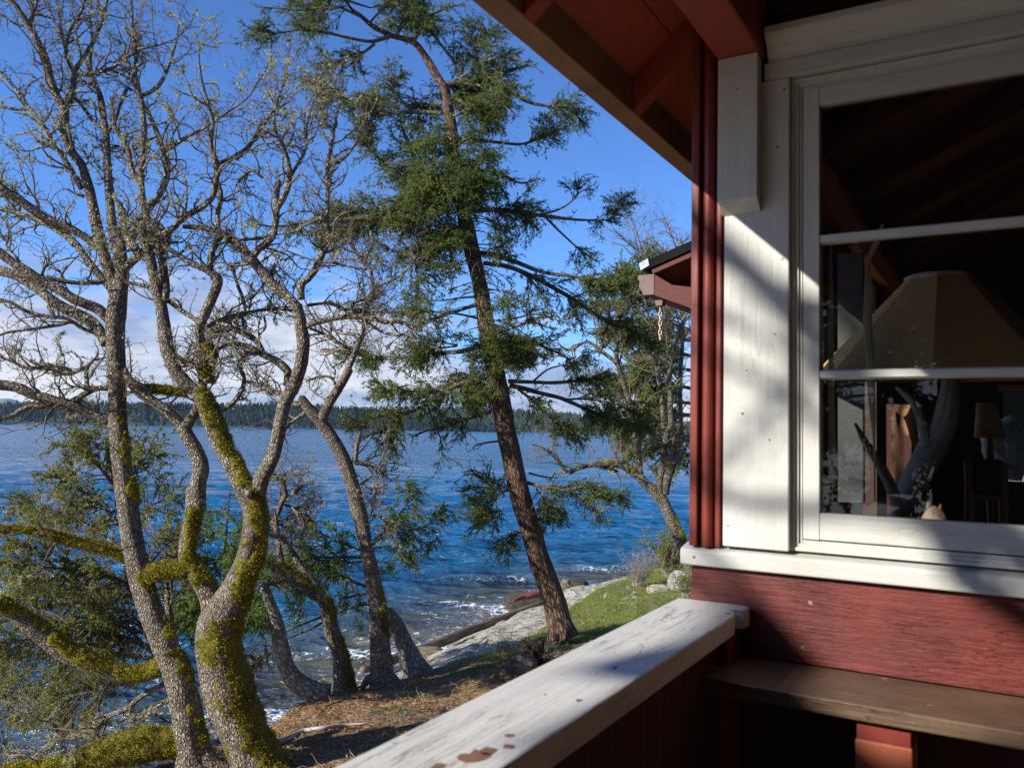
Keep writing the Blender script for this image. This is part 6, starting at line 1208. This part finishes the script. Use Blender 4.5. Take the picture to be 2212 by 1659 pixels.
o = part('shade', mesh('shade', np.array(V), np.array([[k, (k+1) % 20, 20+(k+1) % 20, 20+k] for k in range(20)]), M_shade), l2); sm = o.modifiers.new('s', 'SOLIDIFY'); sm.thickness = .004
ac = Acc(); pz = np.linspace(-1.44, ct[2], 30); ac.tube(np.array([[cb_[0], cb_[1], z] for z in pz]), .012+.006*np.abs(np.sin(pz*17)), 10); part('post', ac.mesh('post', plain('painted_post', (.16, .05, .04), .4)), l2)
# far wall picture, orange board, pale cloth
pic = thing('picture', H(2.0, 6.85, .2), 'green landscape picture in an orange brown frame on the far room wall', 'picture')
a, b_ = cb(1850, 200, 6.8), cb(2500, 620, 6.8); u0, u1, z0, z1 = a@DU, b_@DU+.3, b_[2], a[2]
mb = MB(); mb.box(u0, u1, 6.86, 6.88, z0+.05, z1-.03); part('canvas', mb.mesh('canvas', plain('landscape_paint', (.12, .14, .10), .7, 0, 3, .7)), pic)
for q in ((u0-.03, u1+.03, z0-.1, z0+.049), (u0-.03, u1+.03, z1-.029, z1+.02)): mb = MB(); mb.box(q[0], q[1], 6.84, 6.89, q[2], q[3]); part('frame', mb.mesh('frame', plain('orange_board', (.34, .12, .04), .6)), pic)
mb = MB(); a, b_ = cb(1900, 640, 6.6), cb(2400, 1130, 6.6); mb.box(a@DU, b_@DU+.2, 6.6, 6.62, b_[2], a[2]); solo('room_screen', mb.mesh('room_screen', plain('pale_plaster', (.14, .14, .115), .8, .1, 4)), 'pale panel at the far side of the room behind the chair', 'panel')
cc_ = cb(1880, 780, 4.9); ac = Acc(); dth = np.linspace(0, 2*np.pi, 24, endpoint=False); phs = np.linspace(.05, 3.09, 14); d = np.stack([np.outer(np.sin(phs), np.cos(dth)), np.outer(np.sin(phs), np.sin(dth)), np.outer(np.cos(phs), np.ones(24))], -1)
r = .12*(1+(fbm(d*2.2+4, 3)-.5)*.9); V = cc_+d*r[..., None]*np.array([1, .6, 1.3]); i = np.arange(14*24).reshape(14, 24); j = np.roll(i, -1, 1)
solo('white_cloth', mesh('white_cloth', V.reshape(-1, 3), np.stack([i[:-1], i[1:], j[1:], j[:-1]], -1).reshape(-1, 4), plain('white_cloth', (.6, .58, .45), .9), smooth=False), 'crumpled pale yellow cloth hung over the chair top in the room', 'cloth')
# ================================================================ air
mb = MB(); mb.box(-5200, 5200, -60, 5300, -8, 70, fr=lambda a, b_, c: (a, b_, c))
me = mb.mesh('haze', bpy.data.materials.new('air')); hm = me.materials[0]; hm.use_nodes = True; hn = NT(hm.node_tree); hn.n.remove(hn.n['Principled BSDF'])
pv_ = hn.new('ShaderNodeVolumePrincipled'); pv_.inputs['Color'].default_value = (.45, .68, 1, 1); pv_.inputs['Density'].default_value = .000045; pv_.inputs['Anisotropy'].default_value = .2
hn.l.new(pv_.outputs[0], hn.n['Material Output'].inputs['Volume'])
hz = bpy.data.objects.new('haze', me); col.objects.link(hz); hz['kind'] = 'stuff'
